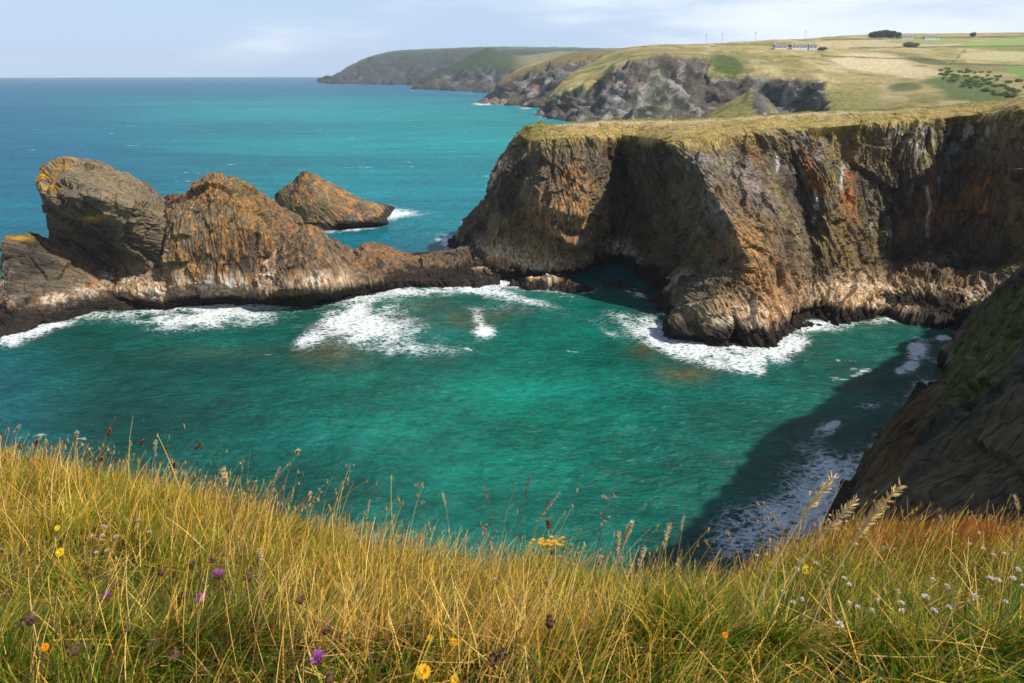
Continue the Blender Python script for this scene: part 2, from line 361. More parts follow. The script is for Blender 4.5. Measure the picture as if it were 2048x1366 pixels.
def col_main(C, P, Nn, px, py, u, v):
    z = P[..., 2]
    # turf on top
    n = fbm(P*.35, 4); n2 = fbm(P*np.array([.9, .9, .3]), 3)
    turf = (1-sm(v, 4.08, 4.3)) 
    G = grasscol(P, 0, .9)
    G = mixc(G, (.21, .24, .035), sm(n+.25*fbm(P*.1, 2), -.1, .25)*(1-sm(v, 2.5, 3.3))*.85)
    G = mixc(G, (.45, .34, .20), np.clip(blob(px, py, 1175, 251, 55, 9) + blob(px, py, 1310, 250, 60, 7), 0, 1)*sm(n2, -.3, .1))
    G = mixc(G, (.52, .36, .14), sm(v, 3.0, 3.6)*sm(n2, -.5, .1)*.7)
    G = mixc(G, (.20, .12, .05), sm(fbm(P*.5+40, 3), .12, .3)*.7)
    G = mixc(G, (.60, .48, .30), np.exp(-((v-3.3-.25*n)/.08)**2)*sm(px, 1080, 1140)*(1-sm(px, 1700, 1900))*.8)
    G = mixc(G, (.22, .10, .05), blob(px, py, 1160, 243, 22, 6)*sm(n2, -.3, .2))
    # mossy apron hanging below the lip
    hang = sm(.75 - (v-4.1)*1.7 + .9*n2, .25, .7)*(1-sm(v, 4.2, 5.0))
    C = mixc(C, (.34, .25, .07), hang*.8)
    # grey scree patches and grassy ribs on the buttress
    rib = np.clip(blob(px, py, 1440, 320, 26, 75, -38) + blob(px, py, 1400, 480, 22, 90, -22)*.8 + blob(px, py, 1560, 400, 14, 120, -25), 0, 1)
    C = mixc(C, (.36, .28, .09), rib*sm(n2, -.3, .2)*.85)
    scree = np.clip(blob(px, py, 1405, 320, 30, 55, -38) + blob(px, py, 1500, 360, 26, 60, -38) + blob(px, py, 1435, 425, 25, 35, -30), 0, 1)
    C = mixc(C, (.36, .31, .29), scree*sm(n, -.4, .1)*.8)
    # warm lower buttress
    w = np.clip(blob(px, py, 1500, 500, 45, 75, -15) + blob(px, py, 1560, 600, 50, 70) + blob(px, py, 1110, 440, 60, 70, 20)*.8 + blob(px, py, 1160, 380, 22, 60)*.8, 0, 1)
    C = mixc(C, (.62, .32, .12), w*sm(n2, -.35, .25)*.8*(z > 3.5))
    # pale crags near the top right
    pal = np.clip(blob(px, py, 1830, 275, 55, 38, 20) + blob(px, py, 1935, 270, 60, 32, -15) + blob(px, py, 1500, 265, 80, 26)*.5 + blob(px, py, 1620, 300, 40, 60)*.45, 0, 1)
    C = mixc(C, (.60, .56, .50), pal*sm(fbm(P*np.array([.8, .8, .4])+9, 4, .6), -.05, .18)*.9)
    # gully grass
    gg = np.clip(blob(px, py, 1665, 330, 16, 80, -8) + blob(px, py, 1860, 300, 12, 50, 30)*.9 + blob(px, py, 1760, 480, 25, 60)*.5 + blob(px, py, 1690, 500, 25, 60)*.4, 0, 1)
    C = mixc(C, (.34, .28, .07), gg*sm(n2, -.3, .25)*.9)
    # rust seeps and mineral trickles
    for cx, cy, rx, ry in ((1635, 395, 16, 45), (1700, 400, 14, 40), (1880, 430, 40, 30), (1695, 380, 12, 60), (1620, 350, 12, 55), (1860, 395, 14, 26), (1960, 400, 40, 60)):
        C = mixc(C, (.62, .20, .04), blob(px, py, cx, cy, rx, ry)*sm(fbm(P*np.array([1.1, 1.1, .3])+4, 3), -.2, .25)*.85)
    for cx, y0, y1 in ((1857, 368, 480), (1631, 375, 455), (1649, 385, 420), (1746, 440, 465), (1781, 455, 480), (1553, 300, 350), (1684, 320, 390), (1879, 350, 372)):
        x0 = cx + 3*np.sin(py*.08) + 4*perlin(P*.4)
        C = mixc(C, (.80, .76, .68), np.exp(-((px-x0)/2.6)**2)*sm(py, y0, y0+8)*(1-sm(py, y1-14, y1))*.9)
    # bright barnacle band on the right and the folded knob left of the cave
    bb = np.clip(blob(px, py, 1725, 590, 95, 30)*1.3 + blob(px, py, 1115, 552, 65, 26)*1.3 + blob(px, py, 1015, 525, 45, 30, 25)*1.2 + blob(px, py, 1500, 620, 60, 22)*.6, 0, 1)
    st = sm(fbm(P*np.array([1.6, 1.6, .22])+2, 3, .6), -.22, .08); bb = bb*sm(z + 1.2*n2, 1.4, 2.4)
    C = mixc(C, (.70, .32, .08), bb*.9)
    C = mixc(C, (.92, .80, .58), np.clip(bb*1.2, 0, 1)*st)
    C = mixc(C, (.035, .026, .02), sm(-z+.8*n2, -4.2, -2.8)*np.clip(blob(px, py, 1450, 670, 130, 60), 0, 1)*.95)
    G = mixc(G, (.24, .30, .04), sm(px, 1350, 1500)*(1-sm(v, 1.9, 2.7))*sm(n, -.4, .1)*.7)*1.2
    return C*(1-turf[..., None]) + G*turf[..., None]
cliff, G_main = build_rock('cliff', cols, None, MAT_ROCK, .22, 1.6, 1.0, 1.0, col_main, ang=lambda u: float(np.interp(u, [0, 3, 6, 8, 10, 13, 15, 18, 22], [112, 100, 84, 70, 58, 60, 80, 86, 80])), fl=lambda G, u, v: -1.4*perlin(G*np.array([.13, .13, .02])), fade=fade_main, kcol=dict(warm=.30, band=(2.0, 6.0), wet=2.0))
tag(cliff, 'turf-topped brown sea cliff with a slanting buttress across the cove', kind='structure')

# ================================================================== RIGHT HEADLAND in shade
RW = [sea(2200, 640), sea(2060, 628), sea(1975, 640), sea(1905, 690), sea(1885, 745), sea(1850, 830), sea(1775, 925), sea(1700, 1005), sea(1650, 1090), sea(1560, 1210), sea(1480, 1400), sea(1400, 1800)]
RT = [(152, 122, 33), (138, 110, 33), (122, 100, 34), (110, 90, 35), (98, 81, 37), (80, 68, 39), (66, 56, 38.5), (59, 48, 38.5), (53, 41, 38.5), (42, 30, 38), (40, 8, 38), (36, -10, 37)]
cols = []
for i, (w, t_) in enumerate(zip(RW, RT)):
    t_ = np.array(t_, float); d = t_-w
    pt = [w + np.array([2, -1.5, -3.5]), w]
    for s, zf in ((.07, .16), (.20, .42), (.42, .66), (.70, .87), (1, 1)):
        pt.append(np.array([w[0]+d[0]*s, w[1]+d[1]*s, d[2]*zf]))
    pt.append(t_ + np.array([8, -7, .6])); pt.append(t_ + np.array([40, -30, 3]))
    cols.append(pt)
add_shore(RW)
def col_right(C, P, Nn, px, py, u, v):
    n = fbm(P*.25+4, 4); z = P[..., 2]
    g = np.clip(blob(px, py, 1985, 680, 60, 75, 30) + blob(px, py, 1925, 760, 34, 60, 38) + blob(px, py, 2040, 610, 45, 40), 0, 1)
    g = np.maximum(g, .9*sm(v, 4.6, 5.4))
    g = sm(g + .45*n + .35*fbm(P*1.2+3, 3), .34, .52)
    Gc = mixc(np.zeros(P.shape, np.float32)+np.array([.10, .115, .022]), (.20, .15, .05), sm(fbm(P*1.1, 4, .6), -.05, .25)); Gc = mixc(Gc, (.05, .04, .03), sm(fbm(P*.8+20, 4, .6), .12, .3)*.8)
    C = C*.75  # part of the headland's shade is put into its rock colour
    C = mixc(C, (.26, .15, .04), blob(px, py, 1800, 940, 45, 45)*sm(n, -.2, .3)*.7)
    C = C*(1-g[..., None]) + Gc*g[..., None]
    turf = sm(v, 5.3, 5.8)
    return C*(1-turf[..., None]) + grasscol(P, 3, .9)*turf[..., None]
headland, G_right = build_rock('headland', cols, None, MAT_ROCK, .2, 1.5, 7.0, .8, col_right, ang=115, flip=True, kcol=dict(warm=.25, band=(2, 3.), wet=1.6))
tag(headland, 'shaded dark rock headland with green turf slope on the right', kind='structure')

# ================================================================== SEA STACKS on the left
def rock_cols(spec, thick=16, lean=0):
    """spec column: front rows waterline..ridge as pixel points, then a back face is added"""
    out = []
    for c in spec:
        p = [P_(q) for q in c]
        w = p[0]; r = p[-1]
        down = w + np.array([0, 1.0, -3.0])
        bk = r + np.array([0, thick*.35, -max(r[2]*.12, .3)]); bk2 = r + np.array([0, thick*.75, 0]); bk2[2] = max(r[2]*.5, .5)
        bk3 = r + np.array([0, thick*1.1, 0]); bk3[2] = -3
        out.append([down] + p + [bk, bk2, bk3])
    add_shore([P_(c[0]) for c in spec])
    return out[::1]
def painter(fn):
    return fn
# -- the great head-shaped stack with the fluted middle block
SP1 = [
 [(60,640),(75,590,128),(80,540,135),(100,490,138),(107,440,139),(112,405,141),(117,385,144)],
 [(120,632),(112,590,126),(110,530,133),(100,465,130),(90,405,123),(76,366,126),(90,335,134)],
 [(180,618),(170,590,123),(162,535,130),(148,470,127),(128,395,116),(120,332,125),(132,309,134)],
 [(250,612),(235,580,120),(228,540,128),(215,485,122),(198,395,116),(190,345,125),(196,322,133)],
 [(300,615),(285,580,118),(275,545,125),(268,490,120),(262,410,117),(262,376,126),(262,356,134)],
 [(345,617),(335,580,118),(325,540,122),(320,480,121),(318,435,122),(318,418,128),(318,408,133)],
 [(400,612),(390,570,122),(385,520,125),(380,470,126),(375,430,128),(372,405,131),(368,392,134)],
 [(455,606),(445,570,122),(440,510,125),(435,455,127),(428,400,130),(425,375,133),(425,360,135)],
 [(510,608),(505,570,123),(500,510,125),(495,455,128),(490,405,131),(484,385,134),(484,374,137)],
 [(560,606),(555,570,125),(552,520,127),(550,480,130),(548,450,133),(540,425,136),(538,412,139)],
 [(610,600),(605,575,128),(602,540,131),(600,505,133),(598,480,135),(592,462,138),(590,455,141)],
]
def col_stack(C, P, Nn, px, py, u, v):
    n = fbm(P*.5, 4); z = P[..., 2]
    head = 1-sm(px + 20*n, 300, 345)
    up = head*(1-sm(py, 430, 480))
    C = mixc(C, (.25, .20, .135), up*sm(n, -.5, .2)*.7)
    # vertical rust and slate flutes on the middle block
    fl = sm(fbm(P*np.array([1.5, 1.5, .08])+6, 3, .6), -.05, .3)
    midm = sm(px, 318, 345)*(1-sm(py, 565, 590))
    C = mixc(C, (.56, .25, .06), fl*midm*.72)
    C = mixc(C, (.30, .28, .27), blob(px, py, 345, 450, 16, 60)*.6)
    # yellow lichen
    for cx, cy, rx, ry in ((90, 350, 22, 22), (100, 375, 14, 12), (135, 315, 18, 6), (130, 335, 14, 5), (185, 437, 18, 7), (205, 430, 12, 4)):
        C = mixc(C, (.62, .34, .03), blob(px, py, cx, cy, rx, ry)*sm(n, -.25, .05)*.95)
    return C
# pale barnacles and rust just above the tide on every stack
def tide(C, P, px, py, spots, seed=0):
    st = sm(fbm(P*np.array([1.5, 1.5, .2])+seed, 3, .6), -.2, .1)
    m = 0
    for cx, cy, rx, ry, ro in spots: m = m + blob(px, py, cx, cy, rx, ry, ro)
    m = np.clip(m, 0, 1)*sm(P[..., 2] + 1.2*fbm(P*.3+seed, 3), 1.3, 2.3)
    C = mixc(C, (.56, .24, .06), m*.7*sm(fbm(P*.5+seed, 3), -.3, .1)); return mixc(C, (.80, .71, .58), m*st*sm(fbm(P*.25+seed+2, 3), -.4, .1)*.95)
def c1(C, P, Nn, px, py, u, v):
    C = col_stack(C, P, Nn, px, py, u, v)
    return tide(C, P, px, py, ((220, 565, 75, 24, -6), (300, 590, 40, 20, 0), (400, 560, 70, 22, 0), (480, 570, 40, 18, 0)), 3)
nsfield = (.6, .2, .75)
o, G_s1 = build_rock('sea_stack', rock_cols(SP1, 18), None, MAT_ROCK_BED, .2, .9, 3.0, .75, c1, ang=20, fade=lambda u, v: .45+.55*sm(u, .4, 1.9)+0*v, kcol=dict(warm=.3, band=(2.0, 6.5), wet=1.8))
tag(o, 'great head-shaped sea stack with yellow lichen and overhanging left side', 'sea stack', 'rock stacks of the cove')
# fluted middle block, in front of the right half of the stack
SP2 = [
 [(318,616),(315,575,122),(318,520,124),(320,470,126),(322,430,128),(325,408,131),(330,398,134)],
 [(345,620),(338,575,116),(335,520,118),(335,470,119),(338,430,121),(342,402,124),(345,392,128)],
 [(395,612),(388,570,116),(385,520,117),(382,470,118),(380,430,120),(380,400,123),(382,384,127)],
 [(440,606),(434,570,116),(430,510,117),(428,455,118),(424,400,120),(424,370,123),(425,353,127)],
 [(495,608),(492,570,117),(488,510,118),(485,455,119),(480,405,122),(476,378,125),(476,361,129)],
 [(545,606),(543,570,120),(540,520,121),(538,470,122),(538,440,126),(535,415,129),(534,398,133)],
 [(590,604),(592,575,125),(592,535,128),(590,500,130),(588,472,133),(584,450,136),(582,436,139)],
 [(630,598),(630,580,129),(628,555,132),(625,530,135),(622,505,138),(618,488,141),(614,478,144)],
]
def c2(C, P, Nn, px, py, u, v):
    C = col_stack(C, P, Nn, px+30, py, u, v)
    return tide(C, P, px, py, ((400, 568, 70, 22, 0), (480, 572, 50, 20, 0)), 3)
o, G_s2 = build_rock('sea_stack', rock_cols(SP2, 14), None, MAT_ROCK, .22, .9, 4.0, .85, c2, ang=86, kcol=dict(warm=.4, band=(2.0, 5.), wet=1.7))
tag(o, 'rust streaked upright-bedded sea stack with a humped top beside the head-shaped stack', 'sea stack', 'rock stacks of the cove')
# pyramid stack standing behind
SP3 = [
 [(560,452),(552,438,200),(548,425,203),(550,405,206),(553,390,208)],
 [(585,462),(575,440,192),(565,420,194),(560,400,197),(562,380,201)],
 [(620,462),(612,440,188),(598,412,190),(588,382,194),(584,366,199)],
 [(655,460),(650,440,186),(636,405,188),(620,368,193),(608,345,198)],
 [(695,458),(690,440,185),(682,418,187),(666,392,192),(656,371,197)],
 [(735,454),(732,443,186),(725,433,188),(714,416,192),(706,401,197)],
 [(762,450),(760,445,188),(757,438,190),(750,430,194),(748,419,198)],
 [(776,446),(775,444,192),(774,442,194),(773,440,197),(772,438,199)],
]
def c3(C, P, Nn, px, py, u, v):
    fl = sm(fbm(np.stack([(P[..., 0]*.77+P[..., 2]*.64)*1.2, P[..., 1]*.3, (P[..., 0]*.64-P[..., 2]*.77)*.12], -1), 3, .6), 0, .3)
    C = mixc(C, (.60, .27, .08), fl*.7*(P[..., 2] > 2)); return C
o, G_s3 = build_rock('sea_stack', rock_cols(SP3, 22), None, MAT_ROCK_DIAG, .25, .15, 5.0, .4, c3, ang=42, kcol=dict(warm=.4, band=(2, 3), wet=1.8), ks=.7)
tag(o, 'orange-streaked wedge-shaped sea stack standing alone behind the others', 'sea stack', 'rock stacks of the cove')
# front wedge and the low saddle running to the headland
SP4 = [
 [(470,610),(478,598,121),(485,590,121.5),(490,580,122),(492,572,123)],
 [(510,611),(512,590,116.5),(515,565,118),(518,545,120),(522,522,123)],
 [(560,610),(562,580,114.5),(565,545,116),(568,512,118),(572,485,121)],
 [(612,608),(614,575,115),(615,530,117),(614,490,119),(612,455,122)],
 [(660,598),(660,570,118),(658,535,119),(652,500,121),(650,470,125)],
 [(705,592),(705,570,123),(702,545,126),(700,525,129),(700,505,133)],
 [(745,586),(745,565,126),(742,545,129),(740,520,132),(738,491,136)],
 [(800,577),(800,562,130),(798,548,133),(798,530,136),(796,512,140)],
 [(850,573),(850,562,132),(850,550,135),(850,538,138),(850,522,142)],
 [(900,576),(900,560,132),(900,545,135),(902,528,139),(905,512,143)],
 [(950,575),(950,558,133),(950,540,136),(952,518,139),(955,492,143)],
 [(1000,570),(1000,550,136),(1000,530,139),(1000,510,142),(1005,485,147)],
]
def c4(C, P, Nn, px, py, u, v):
    fl = sm(fbm(P*np.array([1.3, 1.3, .12])+8, 3, .6), -.1, .3)
    C = mixc(C, (.56, .29, .10), fl*.5*(P[..., 2] > 3)*(1-sm(px, 700, 900)))
    return tide(C, P, px, py, ((530, 545, 22, 45, 12), (640, 560, 60, 18, -5), (1015, 525, 45, 22, 25)), 9)
o, G_s4 = build_rock('rock_ridge', rock_cols(SP4, 14), None, MAT_ROCK, .22, .7, 6.0, .7, c4, ang=68, kcol=dict(warm=.35, band=(2.6, 2.0), wet=2.6))
tag(o, 'low brown rock ridge running from the stacks to the cliff foot', 'rock ridge', 'rock stacks of the cove')
# lower left shelf
SP5 = [
 [(-160,720),(-160,690,100),(-160,650,104),(-160,620,108),(-150,600,114)],
 [(-60,692),(-60,665,105),(-60,630,108),(-60,600,111),(-50,580,116)],
 [(-5,674),(-5,650,108),(-5,620,111),(0,585,114),(5,560,118)],
 [(35,665),(30,635,108),(22,590,112),(15,525,116),(14,476,120)],
 [(80,652),(75,620,110),(70,580,114),(65,525,117),(62,478,121)],
 [(130,640),(128,605,113),(125,570,116),(122,525,119),(120,486,124)],
 [(190,622),(190,595,117),(188,570,119),(185,535,122),(180,505,127)],
 [(250,616),(250,600,120),(248,585,122),(245,565,125),(240,545,129)],
 [(310,616),(310,608,122),(308,600,124),(305,590,127),(300,580,131)],
]
def c5(C, P, Nn, px, py, u, v):
    C = mixc(C, (.62, .34, .03), blob(px, py, 40, 476, 25, 5)*.8)
    return tide(C, P, px, py, ((210, 565, 80, 16, -22), (100, 598, 40, 10, -10)), 5)
o, G_s5 = build_rock('rock_shelf', rock_cols(SP5, 20), None, MAT_ROCK_BED, .22, .8, 8.0, .7, c5, ang=14, kcol=dict(warm=.2, band=(4, 7), wet=3.2))
tag(o, 'dark bedded rock shelf at the far left below the head-shaped stack', 'rock shelf', 'rock stacks of the cove')

# ================================================================== FAR COAST
def far_sheet(name, cols, res, amp, seed, cfn, ns=(.7, .3, .5)):
    G, us, vs = lattice(cols, res)
    Nn = normals(G)
    S = 1./res/9
    n = fbm(G*S, 5, .55) + .6*facets(G*S*1.6+seed)*.6 + .35*saw((G@np.array(ns))*S*2.2 + 1.5*perlin(G*S*.7))
    V = vs[None, :] + 0*us[:, None]; U = us[:, None]+0*V
    G2 = G + Nn*(amp*n*cfn(None, G, None, None, U, V))[..., None]
    px, py = proj(G2); C = cfn(n, G2, px, py, U, V)
    mesh_o = mesh_np(name, G2, grid_faces(*G2.shape[:2]), MAT_FAR, colr=C)
    return mesh_o, G2
def far_rock(P, S, seed=0):
    a = fbm(P*S+seed, 4); b = fbm(P*np.array([S*3, S*3, S*.8])+seed, 4, .6)
    C = np.zeros(P.shape, np.float32)+np.array([.12, .105, .09]); C = mixc(C, (.045, .042, .04), sm(a, -.1, .35)); C = mixc(C, (.42, .39, .36), sm(b, .02, .35)*.8)
    return mixc(C, (.22, .15, .10), sm(-a, .1, .4)*.5)
def fcols(spec, back=400):
    out = []
    for c in spec:
        p = [P_(q) for q in c]; w = p[0] + np.array([0, 5, -6]); b = p[-1] + np.array([0, back, -30.])
        out.append([w]+p+[b])
    return out
# A: the farthest headland
A = [
 [(636,166),(637,164,3400),(639,162,3420),(641,160,3450)],
 [(652,167),(652,162,3300),(653,156,3330),(655,151,3380)],
 [(668,168),(668,162,3200),(668,157,3260),(668,153,3320)],
 [(690,168),(690,160,3200),(692,148,3300),(696,134,3420)],
 [(740,169),(740,155,3150),(740,135,3300),(742,113,3600)],
 [(800,170),(800,155,3100),(800,130,3250),(800,101,3700)],
 [(870,171),(870,155,3000),(868,125,3200),(865,98,3900)],
 [(930,173),(930,155,2950),(930,120,3200),(935,95,4300)],
 [(1000,174),(1000,150,2900),(1000,120,3200),(1010,94,4600)],
 [(1100,176),(1100,150,2900),(1100,120,3200),(1110,95,4700)],
 [(1240,178),(1240,150,2900),(1240,120,3200),(1250,97,4700)],
]
def fA(n, P, px, py, U, V):
    if n is None: return 1 - .8*sm(V, 3.3, 3.9)
    C = far_rock(P, .008)*np.array([.24, .30, .42])  # rock made darker and bluer, cloud shadow painted into its colour
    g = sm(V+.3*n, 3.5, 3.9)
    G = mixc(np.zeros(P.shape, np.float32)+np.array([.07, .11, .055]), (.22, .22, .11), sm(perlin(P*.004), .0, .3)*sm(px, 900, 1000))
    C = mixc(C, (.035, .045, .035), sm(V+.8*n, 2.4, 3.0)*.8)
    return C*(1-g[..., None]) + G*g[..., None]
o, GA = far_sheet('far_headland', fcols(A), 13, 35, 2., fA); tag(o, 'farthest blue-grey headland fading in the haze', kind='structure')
# B: second headland with the pointed green hill
B = [
 [(822,178),(823,177,2350),(825,175,2360),(828,172,2380)],
 [(850,179),(850,172,2250),(852,162,2300),(856,151,2360)],
 [(890,181),(890,168,2200),(892,150,2280),(900,133,2380)],
 [(935,183),(935,165,2150),(938,140,2250),(945,109,2500)],
 [(975,186),(972,165,2100),(972,138,2200),(975,96,2550)],
 [(1010,188),(1005,160,2050),(1005,138,2200),(1008,108,2500)],
 [(1060,190),(1060,160,2000),(1060,135,2200),(1060,110,2600)],
 [(1130,192),(1130,150,2000),(1130,125,2300),(1130,103,2900)],
 [(1250,196),(1250,150,2000),(1250,120,2300),(1250,102,2900)],
]
def fB(n, P, px, py, U, V):
    if n is None: return 1 - .8*sm(V, 2.9, 3.5)
    C = far_rock(P, .006, 3)*np.array([.5, .52, .58])  # cloud shadow over this headland, multiplied into the rock colour
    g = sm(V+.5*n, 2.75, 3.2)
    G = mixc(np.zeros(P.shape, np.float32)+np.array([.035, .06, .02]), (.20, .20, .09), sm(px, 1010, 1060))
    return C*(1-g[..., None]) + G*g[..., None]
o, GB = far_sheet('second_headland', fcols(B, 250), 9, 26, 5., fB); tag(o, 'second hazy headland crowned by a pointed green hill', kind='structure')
# C: third, with the tan field on its back
Cc = [
 [(952,207),(955,206,1150),(958,205,1155),(962,203,1160),(966,200,1165)],
 [(985,209),(983,203,1120),(983,196,1130),(985,188,1145),(990,176,1180)],
 [(1015,211),(1010,198,1080),(1010,180,1100),(1012,165,1140),(1022,147,1240)],
 [(1050,213),(1045,190,1040),(1045,170,1070),(1055,150,1130),(1070,128,1300)],
 [(1085,216),(1080,190,1000),(1085,160,1040),(1100,135,1120),(1120,112,1400)],
 [(1130,220),(1125,180,960),(1130,150,1010),(1150,125,1110),(1175,102,1500)],
 [(1200,225),(1200,170,950),(1200,140,1000),(1210,120,1100),(1240,100,1600)],
 [(1320,228),(1320,170,950),(1320,140,1000),(1330,120,1100),(1350,98,1600)],
]
def fC(n, P, px, py, U, V):
    if n is None: return 1 - .8*sm(V, 3.9, 4.5)
    C = far_rock(P, .012, 8)
    C = mixc(C, (.36, .20, .12), blob(px, py, 1068, 172, 8, 12)*.7)
    C = mixc(C, (.30, .25, .18), blob(px, py, 1005, 198, 25, 16)*sm(n, -.3, .3)*.8)
    g = sm(V+.55*n, 3.75, 4.15)
    G = mixc(np.zeros(P.shape, np.float32)+np.array([.22, .17, .06]), (.46, .36, .22), sm(V, 4.5, 4.8)*sm(perlin(P*.006), -.5, .1))
    return C*(1-g[..., None]) + G*g[..., None]
o, GC = far_sheet('third_headland', fcols(Cc, 250), 4.5, 14, 6., fC); tag(o, 'banded cliffs with a tan field on top, third headland from the cove', kind='structure')
# D: the near part of the far coast, cliffs, bay and rolling farmland behind
D = [
 [(1074,233),(1076,230,760),(1080,222,765),(1084,214,770),(1090,206,778),(1096,198,790)],
 [(1105,238),(1105,225,720),(1105,210,730),(1112,192,750),(1125,170,790),(1142,148,860)],
 [(1140,243),(1140,225,695),(1145,205,705),(1152,180,730),(1170,155,800),(1200,118,950)],
 [(1190,247),(1190,225,670),(1195,190,690),(1205,155,720),(1225,130,800),(1245,98,1050)],
 [(1250,250),(1250,215,655),(1255,165,680),(1262,125,715),(1275,108,820),(1290,93,1100)],
 [(1330,250),(1330,215,665),(1332,160,690),(1335,115,725),(1345,104,830),(1350,91,1100)],
 [(1390,252),(1390,215,700),(1400,165,730),(1415,120,760),(1425,106,860),(1430,89,1100)],
 [(1420,253),(1422,215,705),(1430,185,722),(1418,152,745),(1450,110,850),(1480,85,1150)],
 [(1490,253),(1490,225,700),(1490,195,715),(1500,155,740),(1515,112,850),(1540,81,1200)],
 [(1560,253),(1560,225,690),(1562,195,700),(1568,158,722),(1580,115,850),(1600,79,1250)],
 [(1620,252),(1620,225,660),(1625,195,672),(1632,160,695),(1650,120,850),(1660,74,1350)],
 [(1665,252),(1660,232,560),(1655,205,620),(1668,165,690),(1700,125,850),(1740,69,1450)],
 [(1720,252),(1720,230,480),(1725,200,560),(1740,165,680),(1760,125,850),(1800,67,1500)],
 [(1800,250),(1805,225,430),(1810,198,500),(1825,165,640),(1850,125,850),(1880,67,1550)],
 [(1900,248),(1905,220,400),(1915,195,470),(1930,165,600),(1950,125,850),(1960,66,1600)],
 [(2060,245),(2060,215,400),(2065,190,460),(2070,160,600),(2075,120,850),(2080,64,1650)],
 [(2260,240),(2260,200,400),(2260,175,460),(2265,150,600),(2270,110,850),(2280,58,1650)],
]
def fD(n, P, px, py, U, V):
    if n is None: return (1 - .88*sm(V, 3.8, 4.4))*(1-.88*sm(U, 10.4, 11.2))
    C = far_rock(P, .022, 2)
    C = mixc(C, (.52, .50, .48), blob(px, py, 1235, 190, 40, 45, 15)*sm(fbm(P*np.array([.12, .12, .03]), 4, .6), -.05, .2)*.8)
    C = mixc(C, (.07, .11, .025), np.clip(blob(px, py, 1318, 195, 18, 55), 0, 1)*sm(n, -.4, .3)*.8)
    C = mixc(C, (.06, .10, .02), blob(px, py, 1612, 180, 10, 30, 15)*.85)
    C = mixc(C, (.24, .17, .14), sm(V, 3.3, 3.9)*blob(px, py, 1340, 115, 70, 14)*.6)
    top = np.where(U < 7, 3.98, 3.95)
    g = sm(V+.30*n, top-.1, top+.15)
    g = np.maximum(g, sm(U+.35*n+.25*(V-3), 10.6, 11.1))
    g = np.maximum(g, sm(blob(px, py, 1195, 140, 14, 60, 38)+.3*n, .35, .5))
    a = fbm(P*.012, 4); b = fbm(P*.05, 3)
    G = np.zeros(P.shape, np.float32)+np.array([.46, .38, .15])
    G = mixc(G, (.22, .22, .06), sm(a, -.1, .25)*.8)
    G = mixc(G, (.38, .25, .11), sm(b, .05, .35)*.6)
    G = mixc(G, (.12, .14, .04), sm(fbm(P*.035+30, 4), .15, .35)*.7)
    G = mixc(G, (.66, .55, .33), sm(fbm(P*np.array([.03, .015, .03])+60, 4), .12, .35)*.6)
    def reg(cx, cy, rx, ry, rot, c, k=1., e=.25):
        m = sm(blob(px, py, cx, cy, rx, ry, rot)+.22*a+.12*b, .42, .42+e); return mixc(G, c, m*k)
    G = reg(1455, 130, 45, 22, 20, (.09, .13, .025))
    G = reg(1215, 150, 12, 34, 35, (.07, .13, .03))
    G = reg(1330, 101, 90, 6, 0, (.36, .25, .15), .8)
    G = reg(1750, 128, 110, 26, 6, (.74, .60, .36), .95)
    G = reg(1830, 145, 80, 16, 5, (.70, .57, .33), .85)
    G = reg(1780, 88, 210, 14, 0, (.62, .50, .28), .8)
    G = reg(1700, 190, 90, 40, 0, (.36, .33, .09), .7)
    G = reg(1940, 178, 110, 30, 10, (.12, .17, .045), .9)
    G = reg(1810, 175, 45, 12, 0, (.10, .13, .035), .8)
    G = reg(1855, 122, 50, 8, 8, (.10, .13, .04), .8)
    G = reg(2030, 86, 150, 10, -2, (.27, .42, .09), .9)
    G = reg(1850, 84, 110, 6, 0, (.22, .32, .07), .7)
    G = reg(2000, 112, 110, 12, 0, (.60, .54, .26), .85)
    G = reg(2060, 150, 60, 14, 20, (.20, .34, .07), .85)
    for x0, y0, x1, y1 in ((1760, 78, 2080, 72), (1640, 80, 1760, 78), (1700, 96, 2070, 92), (1930, 100, 1900, 130), (1900, 128, 2080, 132), (1640, 112, 1930, 122)):
        t = np.clip(((px-x0)*(x1-x0)+(py-y0)*(y1-y0))/((x1-x0)**2+(y1-y0)**2), 0, 1)
        dd = np.hypot(px-x0-t*(x1-x0), py-y0-t*(y1-y0) + 2*b)
        G = mixc(G, (.07, .085, .03), np.exp(-(dd/1.5)**2)*.85)
    return C*(1-g[..., None]) + G*g[..., None]
o, GD = far_sheet('coastline', fcols(D, 250), 2.6, 11, 9., fD); tag(o, 'dark cliffs and rolling farmland of the mid distance', kind='structure')
# E: the small conical hillock in front of the bay
E = [
 [(1395,262),(1400,246,520),(1405,240,530),(1412,230,545)],
 [(1430,262),(1435,240,500),(1440,228,515),(1448,210,545)],
 [(1475,262),(1478,235,490),(1480,212,510),(1484,190,545)],
 [(1505,262),(1504,235,488),(1502,208,505),(1500,177,545)],
 [(1535,262),(1532,238,492),(1530,215,510),(1528,198,545)],
 [(1560,262),(1558,245,505),(1556,232,520),(1553,220,545)],
 [(1590,262),(1590,252,520),(1590,245,530),(1588,238,545)],
]
def fE(n, P, px, py, U, V):
    if n is None: return .35+.5*sm(U, 3, 3.6)
    C = far_rock(P, .03, 4)*1.2
    g = 1-sm(px+.3*(py-177)*0+8*n, 1500, 1512)
    g = np.maximum(g, blob(px, py, 1545, 222, 5, 14, -30))
    G = mixc(np.zeros(P.shape, np.float32)+np.array([.33, .28, .09]), (.2, .19, .05), sm(n, 0, .4))
    return C*(1-g[..., None]) + G*g[..., None]
o, GE = far_sheet('hillock', fcols(E, 60), 2.0, 3, 4., fE); tag(o, 'small pointed hillock, grass on its left and rock on its right', kind='structure')

